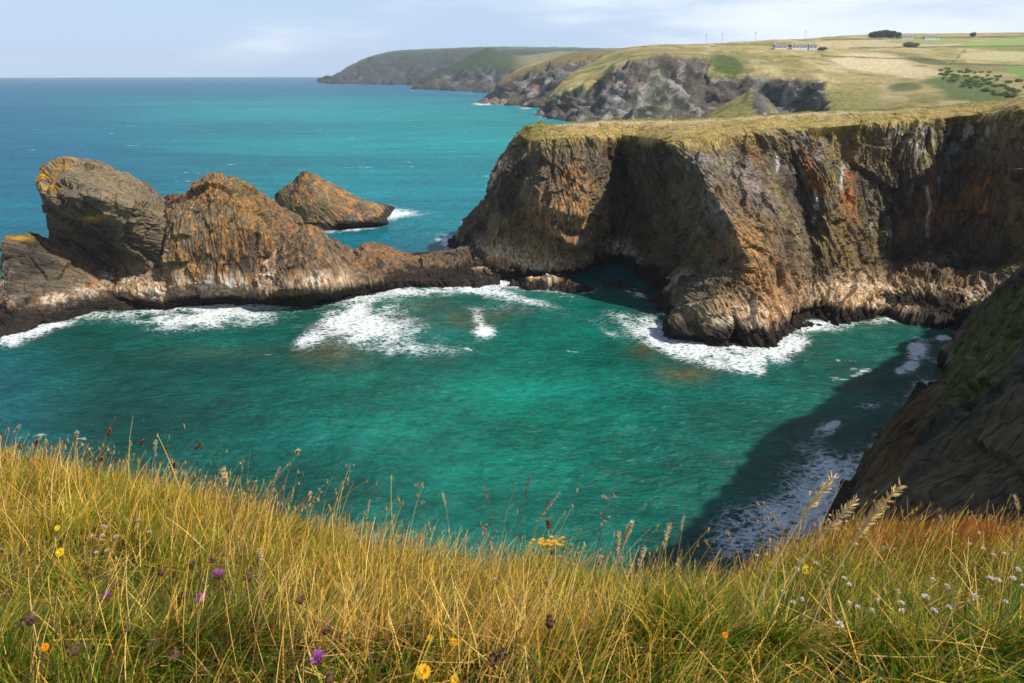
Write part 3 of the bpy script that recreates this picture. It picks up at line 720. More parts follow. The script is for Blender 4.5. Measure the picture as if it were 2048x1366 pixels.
# ================================================================== FARM, TREES AND POLES on the far land
GDx, GDy = proj(GD); GDv = GD.reshape(-1, 3); GDx = GDx.ravel(); GDy = GDy.ravel()
def far_pt(px, py):
    d = (GDx-px)**2 + (GDy-py)**2*4; k = np.argpartition(d, 12)[:12]; k = k[np.argmin(GDv[k, 1])]; return GDv[k].copy()
def plain(name, c, rough=.8):
    m, t = M(name); n = N(t, 'ShaderNodeTexNoise', {'Scale': .8, 'Detail': 4}); mr = maprange(t, n.outputs['Fac'], .3, .7, .8, 1.15)
    mx = N(t, 'ShaderNodeMix', {'Factor': 1.0, 'A': (*c, 1)}, data_type='RGBA', blend_type='MULTIPLY'); t.links.new(mr, mx.inputs['B'])
    b = N(t, 'ShaderNodeBsdfPrincipled', {'Base Color': mx.outputs['Result'], 'Roughness': rough}); o = N(t, 'ShaderNodeOutputMaterial'); t.links.new(b.outputs[0], o.inputs[0]); return m
MW = plain('white_render', (.75, .75, .72)); MS = plain('slate_roof', (.16, .17, .19)); MWIN = plain('window_glass', (.03, .035, .04), .2); MBR = plain('pole_wood', (.12, .10, .08))
def box(name, x0, x1, y0, y1, z0, z1, m, parent):
    v = [(x, y, z) for x in (x0, x1) for y in (y0, y1) for z in (z0, z1)]
    return mesh_np(name, v, [(0, 1, 3, 2), (4, 6, 7, 5), (0, 4, 5, 1), (2, 3, 7, 6), (0, 2, 6, 4), (1, 5, 7, 3)], m, parent, smooth=False)
def house(px, py, w, d, h, rise, label, nwin=3, nchim=1):
    p = far_pt(px, py); r = empty('farmhouse', p); tag(r, label, 'house', 'white farm buildings on the far hill')
    box('wall', -w/2, w/2, -d/2, d/2, -3, h, MW, r)
    v = [(-w/2-.4, -d/2-.5, h-.1), (w/2+.4, -d/2-.5, h-.1), (w/2+.4, d/2+.5, h-.1), (-w/2-.4, d/2+.5, h-.1), (-w/2-.4, 0, h+rise), (w/2+.4, 0, h+rise)]
    rf = mesh_np('roof', v, [(0, 1, 5, 4), (2, 3, 4, 5), (0, 4, 3, 3), (1, 2, 5, 5), (0, 3, 2, 1)], MS, r, smooth=False)
    for k in range(nchim): x = (-w/2+1, w/2-1)[k]; box('chimney', x-.6, x+.6, -.5, .5, h+rise*.5, h+rise+1.6, MW, rf)
    for k in range(nwin): x = -w/2 + w*(k+.7)/(nwin+.4); box('window', x-.6, x+.6, -d/2-.06, -d/2+.05, h*.4, h*.8, MWIN, r)
house(1560, 97, 15, 9, 2.6, 3.4, 'low farmhouse with grey roof, left end of the row on the headland', 3, 1)
house(1596, 98, 20, 8, 3, 2.4, 'long white farmhouse in the middle of the row on the headland', 4, 1)
house(1624, 99, 10, 9, 3.4, 3.2, 'white gabled farmhouse with two chimneys, right end of the row', 2, 2)
house(1812, 76, 20, 9, 2.6, 1.8, 'long pale farm shed right of the dark clump of trees', 3, 0)
house(1860, 78, 24, 10, 3, 2, 'bluish farm shed on the skyline at right', 3, 0)
MAT_FTREE = leaf_mat('tree_leaves', .2, .7)
MT = MBR
def ftree(px, py, w, h, label, group, cat='tree', name='tree', c=(.09, .12, .055), n=1500, th=.12):
    p = far_pt(px, py); r = empty(name, p); tag(r, label, cat, group)
    q = rng.normal(size=(n, 3)); q /= np.linalg.norm(q, axis=1)[:, None]; q *= rng.uniform(.45, 1, (n, 1))**.5
    q = q*(1 + .35*perlin(q*2.2+px))[:, None]; ctr = np.array([0, 0, h*.56]); pos = q*np.array([w/2, w/2, h*.48]) + ctr
    a = rng.normal(size=(n, 3)); a /= np.linalg.norm(a, axis=1)[:, None]; b = np.cross(a, rng.normal(size=(n, 3))); b /= np.linalg.norm(b, axis=1)[:, None]
    sz = rng.uniform(.5, 1.2, (n, 1))*w*.06
    V = np.stack([pos-a*sz-b*sz, pos+a*sz-b*sz, pos+a*sz+b*sz, pos-a*sz+b*sz], 1); C = np.array(c)*rng.uniform(.6, 1.5, (n, 1)); C = np.repeat(C[:, None], 4, 1)
    mesh_np('crown', V, np.arange(4*n).reshape(n, 4), MAT_FTREE, r, C)
    k = 6; ring = [(math.cos(2*math.pi*j/k), math.sin(2*math.pi*j/k)) for j in range(k)]
    v = [(x*w*.05, y*w*.05, -1) for x, y in ring] + [(x*w*.03, y*w*.03, h*.5) for x, y in ring]
    mesh_np('trunk', v, [(j, (j+1) % k, k+(j+1) % k, k+j) for j in range(k)], MT, r)
for i, (px, w, h) in enumerate(((1741, 11, 7), (1749, 12, 9), (1758, 13, 10), (1767, 13, 11), (1776, 13, 10), (1785, 12, 10), (1794, 11, 8))):
    ftree(px, 74+i*.15, w, h, 'dark windswept tree in the clump on the skyline', 'dark clump of trees on the skyline')
ftree(1818, 93, 13, 6, 'lone round grey-green bush in the pale field', None, 'bush', 'bush', (.26, .28, .17)); ftree(1832, 93, 10, 5, 'smaller bush touching the lone round one in the pale field', None, 'bush', 'bush', (.26, .28, .17))
ftree(1945, 73, 9, 7, 'single tree on the skyline near the right edge', None)
ftree(1642, 99, 10, 3, 'low dark bush at the right end of the farmhouse row', None, 'bush', 'bush', (.12, .16, .06)); ftree(1585, 94, 9, 3, 'low bush behind the farmhouse row', None, 'bush', 'bush')
hd = 0
while hd < 70:
    px = random.uniform(1870, 2045); py = random.uniform(135, 195)
    if abs((px-1960)*.30 - (py-160)) > 22: continue
    ftree(px, py, random.uniform(3, 6.5), random.uniform(1.2, 2.4), 'dark green thicket bush on the valley side at right', 'thicket bushes on the valley side', 'bush', 'bush', (.13, .19, .045), 220); hd += 1
for px, py in ((1440, 86), (1411, 88), (1510, 83), (1608, 78)):
    p = far_pt(px, py); r = empty('utility_pole', p); tag(r, 'thin wooden utility pole on the far skyline', 'utility pole', 'utility poles on the skyline')
    box('post', -.13, .13, -.13, .13, -2, 13, MBR, r); box('crossarm', -1.6, 1.6, -.12, .12, 11.6, 12, MBR, r)

# ================================================================== WATER
def wgrid():
    fine = np.linspace(R_(-46), R_(46), 820); coarse = np.linspace(R_(46), R_(314), 90)[1:]
    th = np.concatenate([fine, coarse])
    r = [0.5, 8, 18, 28]
    x = 36.
    while x < 330: r.append(x); x *= 1.0036
    while x < SEA_R: r.append(x); x *= 1.013
    r.append(SEA_R)
    r = np.array(r); return r, th
r, th = wgrid()
RR, TT = np.meshgrid(r, th, indexing='ij')
W = np.stack([RR*np.sin(TT), RR*np.cos(TT), 0*RR], -1)
wpx, wpy = proj(W)
front = W[..., 1] > 5
wpx = np.where(front, wpx, -9999); 
# distance to the rocks' waterlines
near = (RR < 260) & (np.abs(TT) < R_(60))
dist = np.full(RR.shape, 99., np.float32)
pts = W[near][:, :2].astype(np.float32); dm = np.full(len(pts), 99., np.float32)
for ln in shore_lines:
    k = 6; dens = []
    for a, b in zip(ln[:-1], ln[1:]):
        ab = b-a; t = np.clip(((pts-a)@ab)/max(ab@ab, 1e-6), 0, 1)
        dd = np.hypot(pts[:, 0]-a[0]-t*ab[0], pts[:, 1]-a[1]-t*ab[1]); dm = np.minimum(dm, dd)
dist[near] = dm
Wn = W*np.array([1, 1, 0]) 
n_big = fbm(W*.02, 3); n_mid = fbm(W*.09, 3)
foam = .80*np.exp(-(dist/1.7)**1.3)*sm(n_mid+.5*fbm(W*.5, 2), -.15, .35)
FO = [(440,628,120,26,-3,1.0),(470,612,70,14,0,1.1),(330,645,40,18,-20,.45),(760,650,95,42,10,.95),(700,640,50,26,0,.6),(620,680,28,14,-20,.8),(970,662,20,12,0,1.4),(955,635,12,12,-30,.5),
 (880,580,130,12,-4,.75),(1000,590,70,12,15,.6),(1090,575,60,9,8,.7),(1060,600,60,8,10,.45),(240,625,80,8,-8,.6),(60,665,70,12,-12,.75),(140,640,40,8,-20,.6),
 (1300,665,70,20,25,.8),(1380,690,70,22,18,1.0),(1460,715,80,22,8,.95),(1560,695,60,24,-25,.9),(1600,675,40,16,-40,.7),(1680,650,50,10,-10,.8),(1790,640,40,7,-5,.6),(1220,665,40,10,30,.4),(1500,735,40,12,20,.6),
 (1835,700,20,16,-40,1.3),(1815,735,26,10,-20,1.3),(1885,676,14,5,0,1.2),(1660,855,30,14,-25,1.0),(1740,810,40,10,-10,.45),(1770,880,70,36,-30,.5),(1850,790,25,40,20,.5),(1830,860,35,30,0,.45),
 (1690,985,75,42,10,.75),(1640,930,50,40,-30,.4),(1560,1050,120,40,5,.66),(1790,900,60,26,-40,.7),(1870,800,30,50,25,.6),(1480,1090,80,45,0,.55),(1640,1020,60,40,0,.5),(1590,900,40,60,-10,.25),(800,425,55,9,3,.85),(770,430,22,14,0,.9),(690,460,50,5,-4,.7),(890,480,22,8,0,.6),(870,468,40,4,0,.35),
 (860,700,120,20,0,.3),(1000,620,90,14,6,.32),(30,690,50,10,-10,.4),(300,640,120,12,0,.3),(150,700,150,14,-6,.16),
 (965,208,22,3,0,.8),(1040,211,50,2.4,2,.7),(1110,236,40,3,5,.75),(1075,224,12,2,0,.6),(1050,217,18,2,0,.6),(825,181,10,1.2,0,.5),(940,188,50,1.2,4,.45)]
for cx, cy, rx, ry, ro, s in FO:
    foam = foam + s*.86*blob(wpx, wpy, cx, cy, rx*1.12, ry*1.12, ro)
slick = 0*foam
for cx, cy, rx, ry, ro in ((970,664,17,9,0),(963,650,5,7,-20),(1832,700,17,13,-40),(1812,733,20,6,-20),(1800,742,10,8,0),(1888,676,11,5,0),(1665,852,18,9,-25)):
    slick = np.maximum(slick, blob(wpx, wpy, cx, cy, rx, ry, ro))
foam = np.clip(foam*(.66+.6*n_mid+.6*fbm(W*.3, 3)) + .10*sm(fbm(W*.05+70, 3), .0, .4)*(RR < 260), 0, .595)
shoal = 0*foam
for cx, cy, rx, ry, s in ((660,705,70,30,.75),(660,662,30,9,1),(800,640,50,22,.5),(940,640,60,18,.8),(1010,625,60,10,.4),(1290,700,30,16,.9),(1370,747,55,18,1),(850,610,80,14,.4),(400,640,50,10,.9),(790,680,14,5,1),(720,650,60,30,.5),(420,705,120,14,.25)):
    shoal = shoal + s*blob(wpx, wpy, cx, cy, rx, ry)
shoal = np.clip(shoal + .5*np.exp(-dist/3.0), 0, 1)
# body colour of the sea, cloud shadow painted in outside the cove: emerald in the cove, turquoise outside, blue far out and to the left
CW = np.zeros(W.shape, np.float32) + np.array([.0012, .088, .068])
wn2 = fbm(W*np.array([.018, .03, 1]), 4); wn3 = fbm(W*np.array([.05, .09, 1])+9, 4)
CW = mixc(CW, (.002, .165, .112), np.clip(blob(wpx, wpy, 950, 860, 330, 210, 20), 0, 1)*sm(wn2, -.6, .3))
CW = mixc(CW, (.003, .048, .045), np.clip(blob(wpx, wpy, 330, 800, 330, 120, 8)*.9 + blob(wpx, wpy, 700, 690, 250, 60)*.6, 0, 1)*.85)
CW = CW*(1+.75*wn3*(RR < 400))[..., None]
CW = mixc(CW, (.008, .08, .12), sm(-wpx, -220, 60)*sm(wpy, 620, 760)*.6*(wpx > -3000))
far = sm(-wpy, -600, -480)
t_ = fbm(np.stack([W[..., 0]*.0022, W[..., 1]*.006, 0*RR], -1)+3, 4)
turq = mixc(np.zeros(W.shape, np.float32)+np.array([.004, .195, .225]), (.002, .115, .165), sm(t_, -.2, .2)*.85)  # darker patches stand in for cloud shadow on the open sea
turq = mixc(turq, (.010, .27, .27), np.clip(blob(wpx, wpy, 900, 270, 330, 40) + blob(wpx, wpy, 650, 215, 500, 16)*.6, 0, 1)*.65)
turq = mixc(turq, (.002, .085, .19), sm(-wpx, -520, 0)*sm(-wpy, -620, -200)*.75)
turq = mixc(turq, (.002, .095, .21), sm(-wpy, -215, -160)*.95)
CW = CW*(1-far[..., None]) + turq*far[..., None]
shoal = np.clip(shoal*(.9+1.0*fbm(W*.35+5, 3)), 0, 1)
CW = mixc(CW, (.095, .075, .028), shoal*.8)
# swell
def swell(P):
    x, y = P[..., 0], P[..., 1]
    d = 0*x
    for a, wl, am, s in ((20, 19, .14, 3), (48, 9, .08, 5), (-8, 6, .06, 8), (70, 3.7, .035, 13)):
        c_, s_ = math.cos(R_(a)), math.sin(R_(a)); d = d + am*np.sin((x*c_+y*s_)*2*math.pi/wl + 2.2*perlin(P*.06+s))
    return d
near_w = np.exp(-RR/500)
W[..., 2] = (swell(W) + .22*fbm(W*.35, 4, .6))*near_w + .9*foam*np.abs(fbm(W*1.1, 3))*near_w

mw, t = M('sea_water')
col = N(t, 'ShaderNodeVertexColor', layer_name='Col'); fo = N(t, 'ShaderNodeAttribute', attribute_name='foam'); sl = N(t, 'ShaderNodeAttribute', attribute_name='slick')
tcn = N(t, 'ShaderNodeTexCoord'); obc = tcn.outputs['Object']
wm = N(t, 'ShaderNodeMapping', {'Vector': obc, 'Rotation': (0, 0, R_(12)), 'Scale': (.55, 1.0, 1)})
r1 = N(t, 'ShaderNodeTexNoise', {'Vector': wm.outputs[0], 'Scale': 1.3, 'Detail': 6, 'Roughness': .62})
r2 = N(t, 'ShaderNodeTexNoise', {'Vector': wm.outputs[0], 'Scale': .09, 'Detail': 8, 'Roughness': .6})
hh = math_(t, 'MULTIPLY_ADD', r2.outputs['Fac'], 3.0, r1.outputs['Fac'])
bp = N(t, 'ShaderNodeBump', {'Height': hh, 'Strength': .8, 'Distance': .7})
# foam lace
wrp = N(t, 'ShaderNodeTexNoise', {'Vector': obc, 'Scale': .35, 'Detail': 3})
wv = N(t, 'ShaderNodeVectorMath', {0: wrp.outputs['Color'], 1: (2.6, 2.6, 0)}, operation='MULTIPLY')
wv2 = N(t, 'ShaderNodeVectorMath', {0: wv.outputs[0], 1: obc}, operation='ADD')
wv3 = N(t, 'ShaderNodeMapping', {'Vector': wv2.outputs[0], 'Rotation': (0, 0, R_(-14)), 'Scale': (.7, 1.25, 1)})
l1 = N(t, 'ShaderNodeTexNoise', {'Vector': wv3.outputs[0], 'Scale': 1.25, 'Detail': 12, 'Roughness': .78})
l2 = N(t, 'ShaderNodeTexVoronoi', {'Vector': wv3.outputs[0], 'Scale': 1.1}, feature='DISTANCE_TO_EDGE')
l1r = math_(t, 'ABSOLUTE', math_(t, 'SUBTRACT', l1.outputs['Fac'], .5))
lace = math_(t, 'SUBTRACT', 1.0, math_(t, 'MULTIPLY', l1r, 7.5))
lace2 = math_(t, 'SUBTRACT', .95, math_(t, 'MULTIPLY', l2.outputs['Distance'], 2.2))
lace = math_(t, 'MULTIPLY_ADD', lace2, .45, math_(t, 'MULTIPLY', lace, .62))
thr = math_(t, 'SUBTRACT', 1.08, math_(t, 'MULTIPLY', fo.outputs['Fac'], 1.15))
ff = maprange(t, math_(t, 'SUBTRACT', lace, thr), -.04, .36, 0., .92)
ff = math_(t, 'MULTIPLY', ff, maprange(t, fo.outputs['Fac'], .08, .3))
ns_ = N(t, 'ShaderNodeTexNoise', {'Vector': obc, 'Scale': 1.4, 'Detail': 8, 'Roughness': .7})
sf = maprange(t, math_(t, 'MULTIPLY_ADD', ns_.outputs['Fac'], .9, sl.outputs['Fac']), .86, .94)
ff = math_(t, 'MAXIMUM', ff, math_(t, 'MULTIPLY', sf, .62))
# whitecaps on open water
wc = N(t, 'ShaderNodeMapping', {'Vector': obc, 'Scale': (.05, .16, 1)})
w1 = N(t, 'ShaderNodeTexNoise', {'Vector': wc.outputs[0], 'Scale': 1.0, 'Detail': 6, 'Roughness': .68})
wm2 = N(t, 'ShaderNodeTexNoise', {'Vector': obc, 'Scale': .012, 'Detail': 2})
cap = maprange(t, math_(t, 'MULTIPLY_ADD', wm2.outputs['Fac'], .25, w1.outputs['Fac']), .79, .84)
ff = math_(t, 'MAXIMUM', ff, math_(t, 'MULTIPLY', cap, .7))
# fine mottling of the body colour
mo = N(t, 'ShaderNodeTexNoise', {'Vector': wm.outputs[0], 'Scale': .45, 'Detail': 9, 'Roughness': .7})
mo2 = N(t, 'ShaderNodeTexNoise', {'Vector': wm.outputs[0], 'Scale': 1.6, 'Detail': 5, 'Roughness': .65, 'Distortion': .6})
mof = math_(t, 'MULTIPLY', maprange(t, mo.outputs['Fac'], .3, .7, .68, 1.32), maprange(t, mo2.outputs['Fac'], .35, .65, .72, 1.25))
fm = N(t, 'ShaderNodeMapping', {'Vector': obc, 'Rotation': (0, 0, R_(8)), 'Scale': (.4, 1.6, 1)})
f1 = N(t, 'ShaderNodeTexNoise', {'Vector': fm.outputs[0], 'Scale': .05, 'Detail': 9, 'Roughness': .62})
mof = math_(t, 'MULTIPLY', mof, maprange(t, f1.outputs['Fac'], .32, .68, .80, 1.20))  # long streaks in the colour imitate sunlit bands and cloud shadow
cm = N(t, 'ShaderNodeMix', {'Factor': 1.0, 'A': col.outputs['Color']}, data_type='RGBA', blend_type='MULTIPLY'); t.links.new(mof, cm.inputs['B'])
mx = N(t, 'ShaderNodeMix', {'Factor': ff, 'A': cm.outputs['Result'], 'B': (.80, .84, .86, 1)}, data_type='RGBA')
dfb = N(t, 'ShaderNodeBsdfDiffuse', {'Color': mx.outputs['Result'], 'Normal': bp.outputs[0]})
gl = N(t, 'ShaderNodeBsdfGlossy', {'Color': (1, 1, 1, 1), 'Roughness': .17, 'Normal': bp.outputs[0]})
fr = N(t, 'ShaderNodeFresnel', {'IOR': 1.33, 'Normal': bp.outputs[0]})
frc = math_(t, 'MULTIPLY', math_(t, 'MINIMUM', fr.outputs[0], .17), math_(t, 'SUBTRACT', 1.0, ff))
ms = N(t, 'ShaderNodeMixShader', {0: frc, 1: dfb.outputs[0], 2: gl.outputs[0]})
o = N(t, 'ShaderNodeOutputMaterial'); t.links.new(ms.outputs[0], o.inputs[0])
nr, nt = RR.shape
ii = np.arange(nr*nt, dtype=np.int32).reshape(nr, nt); ii2 = np.concatenate([ii, ii[:, :1]], 1)
fw = np.stack([ii2[:-1, :-1], ii2[1:, :-1], ii2[1:, 1:], ii2[:-1, 1:]], -1).reshape(-1, 4)[:, ::-1]
water = mesh_np('sea', W, fw, mw, colr=CW, attrs={'foam': foam, 'slick': slick})
tag(water, 'turquoise sea with white foam round the rocks', kind='structure')

#__FG_BEGIN
# ================================================================== FOREGROUND cliff edge and its meadow
FC = [(-900,935,6.2),(-450,935,6.0),(-150,940,5.8),(0,948,5.6),(150,965,5.4),(300,1003,5.1),(430,1033,4.9),(560,1074,4.7),(680,1120,4.4),(800,1154,4.2),(950,1184,4.0),(1100,1202,3.9),(1300,1232,3.8),(1450,1230,3.9),(1560,1159,4.3),(1700,1110,4.7),(1900,1102,4.8),(2060,1110,4.8),(2300,1114,4.8),(2700,1124,4.8)]
cols = []
for px, py, Y in FC:
    c = at(px, py, Y)
    pb = 1024 + (px-1024)*1.05
    n0 = at(pb, 1520, 1.25); n1 = at(pb, 1366, 1.62)
    n0[2] = H-1.62; n1[2] = max(n1[2], H-1.80) if abs(px-1024) < 1200 else H-1.80
    m1 = n1*.62 + c*.38 + np.array([0, 0, .10]); m2 = n1*.28 + c*.72 + np.array([0, 0, .12])
    bk = n0*np.array([1.6, 0, 0]) + np.array([0, -4, H-1.2])
    dr = c + np.array([c[0]*.02, .45, -.75]); d2 = c + np.array([c[0]*.1, 3.5, -9]); d3 = c + np.array([c[0]*.3, 9, 0]); d3[2] = -3
    cols.append([d3, d2, dr, c, m2, m1, n1, n0, bk])
Gf, fus, fvs = lattice(cols, .12)
Gf = Gf + np.array([0, 0, 1.])*(.05*fbm(Gf*1.6, 3)*sm(fvs, 1.5, 3)[None, :])[..., None]
fpx, fpy = proj(Gf)
Cf = mixc(np.zeros(Gf.shape, np.float32)+np.array([.085, .07, .03]), (.05, .055, .015), sm(fbm(Gf*2.2, 3), -.2, .3))
fgo = mesh_np('ground', Gf, grid_faces(*Gf.shape[:2]), MAT_SOIL, colr=Cf); tag(fgo, 'sloping turf ground at the cliff edge in the foreground', kind='structure')
def fg_at(u, v):                       # bilinear lookup on the foreground sheet by lattice coordinate
    iu = np.interp(u, fus, np.arange(len(fus))); iv = np.interp(v, fvs, np.arange(len(fvs)))
    a = np.clip(iu.astype(int), 0, len(fus)-2); b_ = np.clip(iv.astype(int), 0, len(fvs)-2); fa = (iu-a)[:, None]; fb = (iv-b_)[:, None]
    return (Gf[a, b_]*(1-fa)*(1-fb) + Gf[a+1, b_]*fa*(1-fb) + Gf[a, b_+1]*(1-fa)*fb + Gf[a+1, b_+1]*fa*fb)
vis = (Gf[..., 1] > .8) & (fvs[None, :] >= 2.7)
Vp = Gf[vis]; Vx = fpx[vis]; Vy = fpy[vis]
def fg_pix(px, py):                    # ground point seen at a pixel
    k = np.argmin((Vx-px)**2 + (Vy-py)**2); d = ray(px, py); z = Vp[k][2]
    return at(px, py, Vp[k][1]) if abs(Vx[k]-px)+abs(Vy[k]-py) < 40 else Vp[k]

MAT_LEAF = leaf_mat('grass_blade'); MAT_STEM = leaf_mat('dry_stem', .15, .7); MAT_PETAL = leaf_mat('petal', .35, .6)

def blades(name, base, length, width, az, bend, lean, colr, nseg=4, mat=None, tipw=.12, wind=(.10, .02)):
    """curved ribbons; base (n,3), others (n,)"""
    n = len(base); t = np.linspace(0, 1, nseg+1)[None, :]
    dx = np.cos(az)[:, None]; dy = np.sin(az)[:, None]
    ang = lean[:, None] + bend[:, None]*t               # angle from vertical along the blade
    ds = (length/nseg)[:, None]
    hx = np.cumsum(np.concatenate([np.zeros((n, 1)), (np.sin(ang)[:, :-1])*ds], 1), 1)
    hz_ = np.cumsum(np.concatenate([np.zeros((n, 1)), (np.cos(ang)[:, :-1])*ds], 1), 1)
    P = np.stack([base[:, :1] + dx*hx + wind[0]*length[:, None]*t**2, base[:, 1:2] + dy*hx + wind[1]*length[:, None]*t**2, base[:, 2:3] + hz_], -1)
    fa = rng.uniform(0, math.pi, n); sx_ = np.cos(fa)[:, None]; sy_ = np.sin(fa)[:, None]
    w = width[:, None]*(1-(1-tipw)*t**1.3)*.5
    off = np.stack([sx_*w, sy_*w, 0*w], -1)
    V = np.stack([P-off, P+off], 2).reshape(n, -1, 3)    # (n, 2(nseg+1), 3)
    b0 = (np.arange(n)*2*(nseg+1))[:, None]; k = (np.arange(nseg)*2)[None, :]
    f = np.stack([b0+k, b0+k+1, b0+k+3, b0+k+2], -1).reshape(-1, 4)
    global TIP, TIPA
    TIP, TIPA = P[:, -1], ang[:, -1]
    C = np.repeat(colr[:, None, :], 2*(nseg+1), 1)
    g = 1.0
    return mesh_np(name, V, f, mat or MAT_LEAF, colr=C*g, smooth=True)
def scatter(n, vmin=2.55, vmax=7.6, umin=1.2, umax=18.2, filt=None):
    u = rng.uniform(umin, umax, n); v = vmin + (vmax-vmin)*rng.uniform(0, 1, n)
    P = fg_at(u, v); x, y = proj(P)
    ok = (P[:, 1] > .9) & (x > -160) & (x < 2210) & (y < 1500)
    return P[ok], x[ok], y[ok]
def pick(x, y, table):
    """random palette choice whose weights vary over the slope"""
    Wt = np.stack([np.clip(w, 0.001, None) for w, c in table], -1); Wt = Wt/Wt.sum(-1, keepdims=True); cum = Wt.cumsum(-1)
    k = (rng.uniform(size=len(x))[:, None] > cum).sum(-1).clip(0, len(table)-1)
    C = np.array([c for w, c in table], np.float32)[k]; return C*rng.uniform(.7, 1.25, (len(x), 1)), k
GREEN = (.065, .165, .006); YGREEN = (.34, .34, .018); OLIVE = (.15, .13, .02); GOLD = (.80, .46, .045); STRAW = (.86, .57, .17); RUST = (.36, .13, .035); BROWN = (.13, .075, .035)
# --- short turf blades
P, x, y = scatter(190000)
nb = fbm(P*1.3, 3)*1.5; nb2 = fbm(P*.7+9, 3)*1.4
lo_l = np.clip(blob(x, y, 330, 1310, 400, 130)*1.1, 0, 1); rgt = sm(x, 1150, 1500); topz = 1-sm(y, 1040, 1130)
C, k = pick(x, y, [(1.0*sm(nb, -.5, .3) + 3.0*sm(y, 1190, 1330)*(.35+.65*rgt) + .8*lo_l + .8*sm(-nb2, .0, .5), GREEN), (1.7 + 1.0*topz*(1-.5*rgt) - .6*lo_l + .5*nb, YGREEN), (.5+.8*lo_l, OLIVE), (.65*(1-rgt)*(1-lo_l)+.12+1.0*nb2, GOLD), (.25-.2*lo_l+.3*nb2, STRAW), (.06+1.3*blob(x, y, 1850, 1110, 240, 65)+.15*topz+.5*sm(-nb2, .1, .5), RUST), (.10+1.1*lo_l, BROWN)])
clump = fbm(P*np.array([5, 5, 1])+3, 2); n = len(P); Ln = rng.uniform(.07, .24, n)*(1+.6*nb+1.1*clump)*(1-.25*lo_l); Ln = np.clip(Ln, .04, .4); yy = np.clip(P[:, 1]/3.0, .75, 1.8)
tag(blades('grass', P-np.array([0, 0, .01]), Ln, rng.uniform(.0028, .0072, n)*yy**.3, rng.normal(0, 1.1, n) + 5*perlin(P*2.2), rng.uniform(.2, 1.9, n), rng.uniform(0, .5, n), C), 'thick green and golden grass over the cliff-edge slope', 'grass', kind='stuff')
# --- fine dry bents standing above the turf
P, x, y = scatter(22000, 2.75, 7.2)
nb = fbm(P*.9+30, 3); lo_l = blob(x, y, 300, 1310, 420, 110)
keep = rng.uniform(size=len(P)) < np.clip(.36 + 1.3*nb - .45*lo_l + .2*blob(x, y, 900, 1220, 420, 90) - .25*blob(x, y, 1750, 1330, 300, 80), .06, 1)
P = P[keep]; x = x[keep]; y = y[keep]; n = len(P)
C, k = pick(x, y, [(1.2+0*x, STRAW), (.7+0*x, GOLD), (.18+.9*blob(x, y, 1830, 1100, 230, 50)+.4*blob(x, y, 60, 930, 160, 60), RUST), (.15+0*x, BROWN)])
tag(blades('dry_grass', P, rng.uniform(.16, .40, n), rng.uniform(.0022, .0042, n)*np.clip(P[:, 1]/3, .8, 1.5), rng.normal(.2, 1.3, n), rng.uniform(-.1, .8, n), rng.uniform(0, .38, n), C, 6, MAT_STEM, .35, (.10, .0)), 'straw-coloured dry bents rising out of the turf', 'dry grass', kind='stuff')
P, x, y = scatter(13000); n = len(P); C, k = pick(x, y, [(1+0*x, STRAW), (.7+0*x, GOLD), (.8+0*x, BROWN), (.5+0*x, OLIVE)])
tag(blades('dead_thatch', P + np.array([0, 0, .035]), rng.uniform(.10, .26, n), rng.uniform(.003, .006, n), rng.uniform(0, 6.28, n), rng.uniform(-.3, .5, n), rng.uniform(.9, 1.6, n), C*.8, 3, MAT_STEM, .4, (0, 0)), 'matted dead grass lying between the living blades', 'dry grass', kind='stuff')
P, x, y = scatter(9000, 4.0, 7.4); cl = fbm(P*np.array([1.6, 1.6, 1])+60, 2); kp = cl + .8*blob(x, y, 450, 1300, 450, 90) > .22; P = P[kp]; x = x[kp]; y = y[kp]; n = len(P)
C, k = pick(x, y, [(1+0*x, GREEN), (.5+0*x, YGREEN), (.25+0*x, BROWN)])
tag(blades('leafy_herbs', P, rng.uniform(.05, .13, n), rng.uniform(.008, .016, n), rng.uniform(0, 6.28, n), rng.uniform(.3, 1.6, n), rng.uniform(.2, .9, n), C, 4, None, .15, (0, 0)), 'broad green herb leaves low in the grass', 'herbs', kind='stuff')
# --- long wispy stems along the crest
P, x, y = scatter(2600, 2.85, 3.7); n = len(P); C, k = pick(x, y, [(1+0*x, STRAW), (.6+0*x, GOLD), (.5+0*x, RUST), (.4+0*x, BROWN)])
Lw = rng.uniform(.18, .42, n)*(1+.8*(rng.uniform(size=n) > .9))
tag(blades('wispy_grass', P, Lw, rng.uniform(.0028, .0048, n), rng.normal(.1, 1.2, n), rng.uniform(-.2, .7, n), rng.uniform(0, .35, n), C, 7, MAT_STEM, .4, (.16, .0)), 'long wispy dry stems standing up along the crest against the water', 'dry grass', kind='stuff')
kp = rng.uniform(size=n) < .6; tp = TIP[kp]; ta = np.clip(TIPA[kp], 0, 1.2); m_ = len(tp)
bs = []; cs_ = []; la = []; az_ = []
for j in range(7):
    bs.append(tp - np.array([.10*np.sin(ta), 0*ta, np.cos(ta)]).T*(j*.006)); cs_.append(C[kp]*rng.uniform(.75, 1.1, (m_, 1))); la.append(ta+rng.normal(0, .25, m_)); az_.append(rng.normal(.1, 1.2, m_))
bs = np.concatenate(bs); nn_ = len(bs)
tag(blades('grass_seed_heads', bs, rng.uniform(.012, .024, nn_), rng.uniform(.004, .007, nn_), np.concatenate(az_), rng.uniform(-.3, .3, nn_), np.concatenate(la), np.concatenate(cs_), 2, MAT_STEM, .2), 'small straw and rust seed heads on the wispy stems of the crest', 'dry grass', kind='stuff')
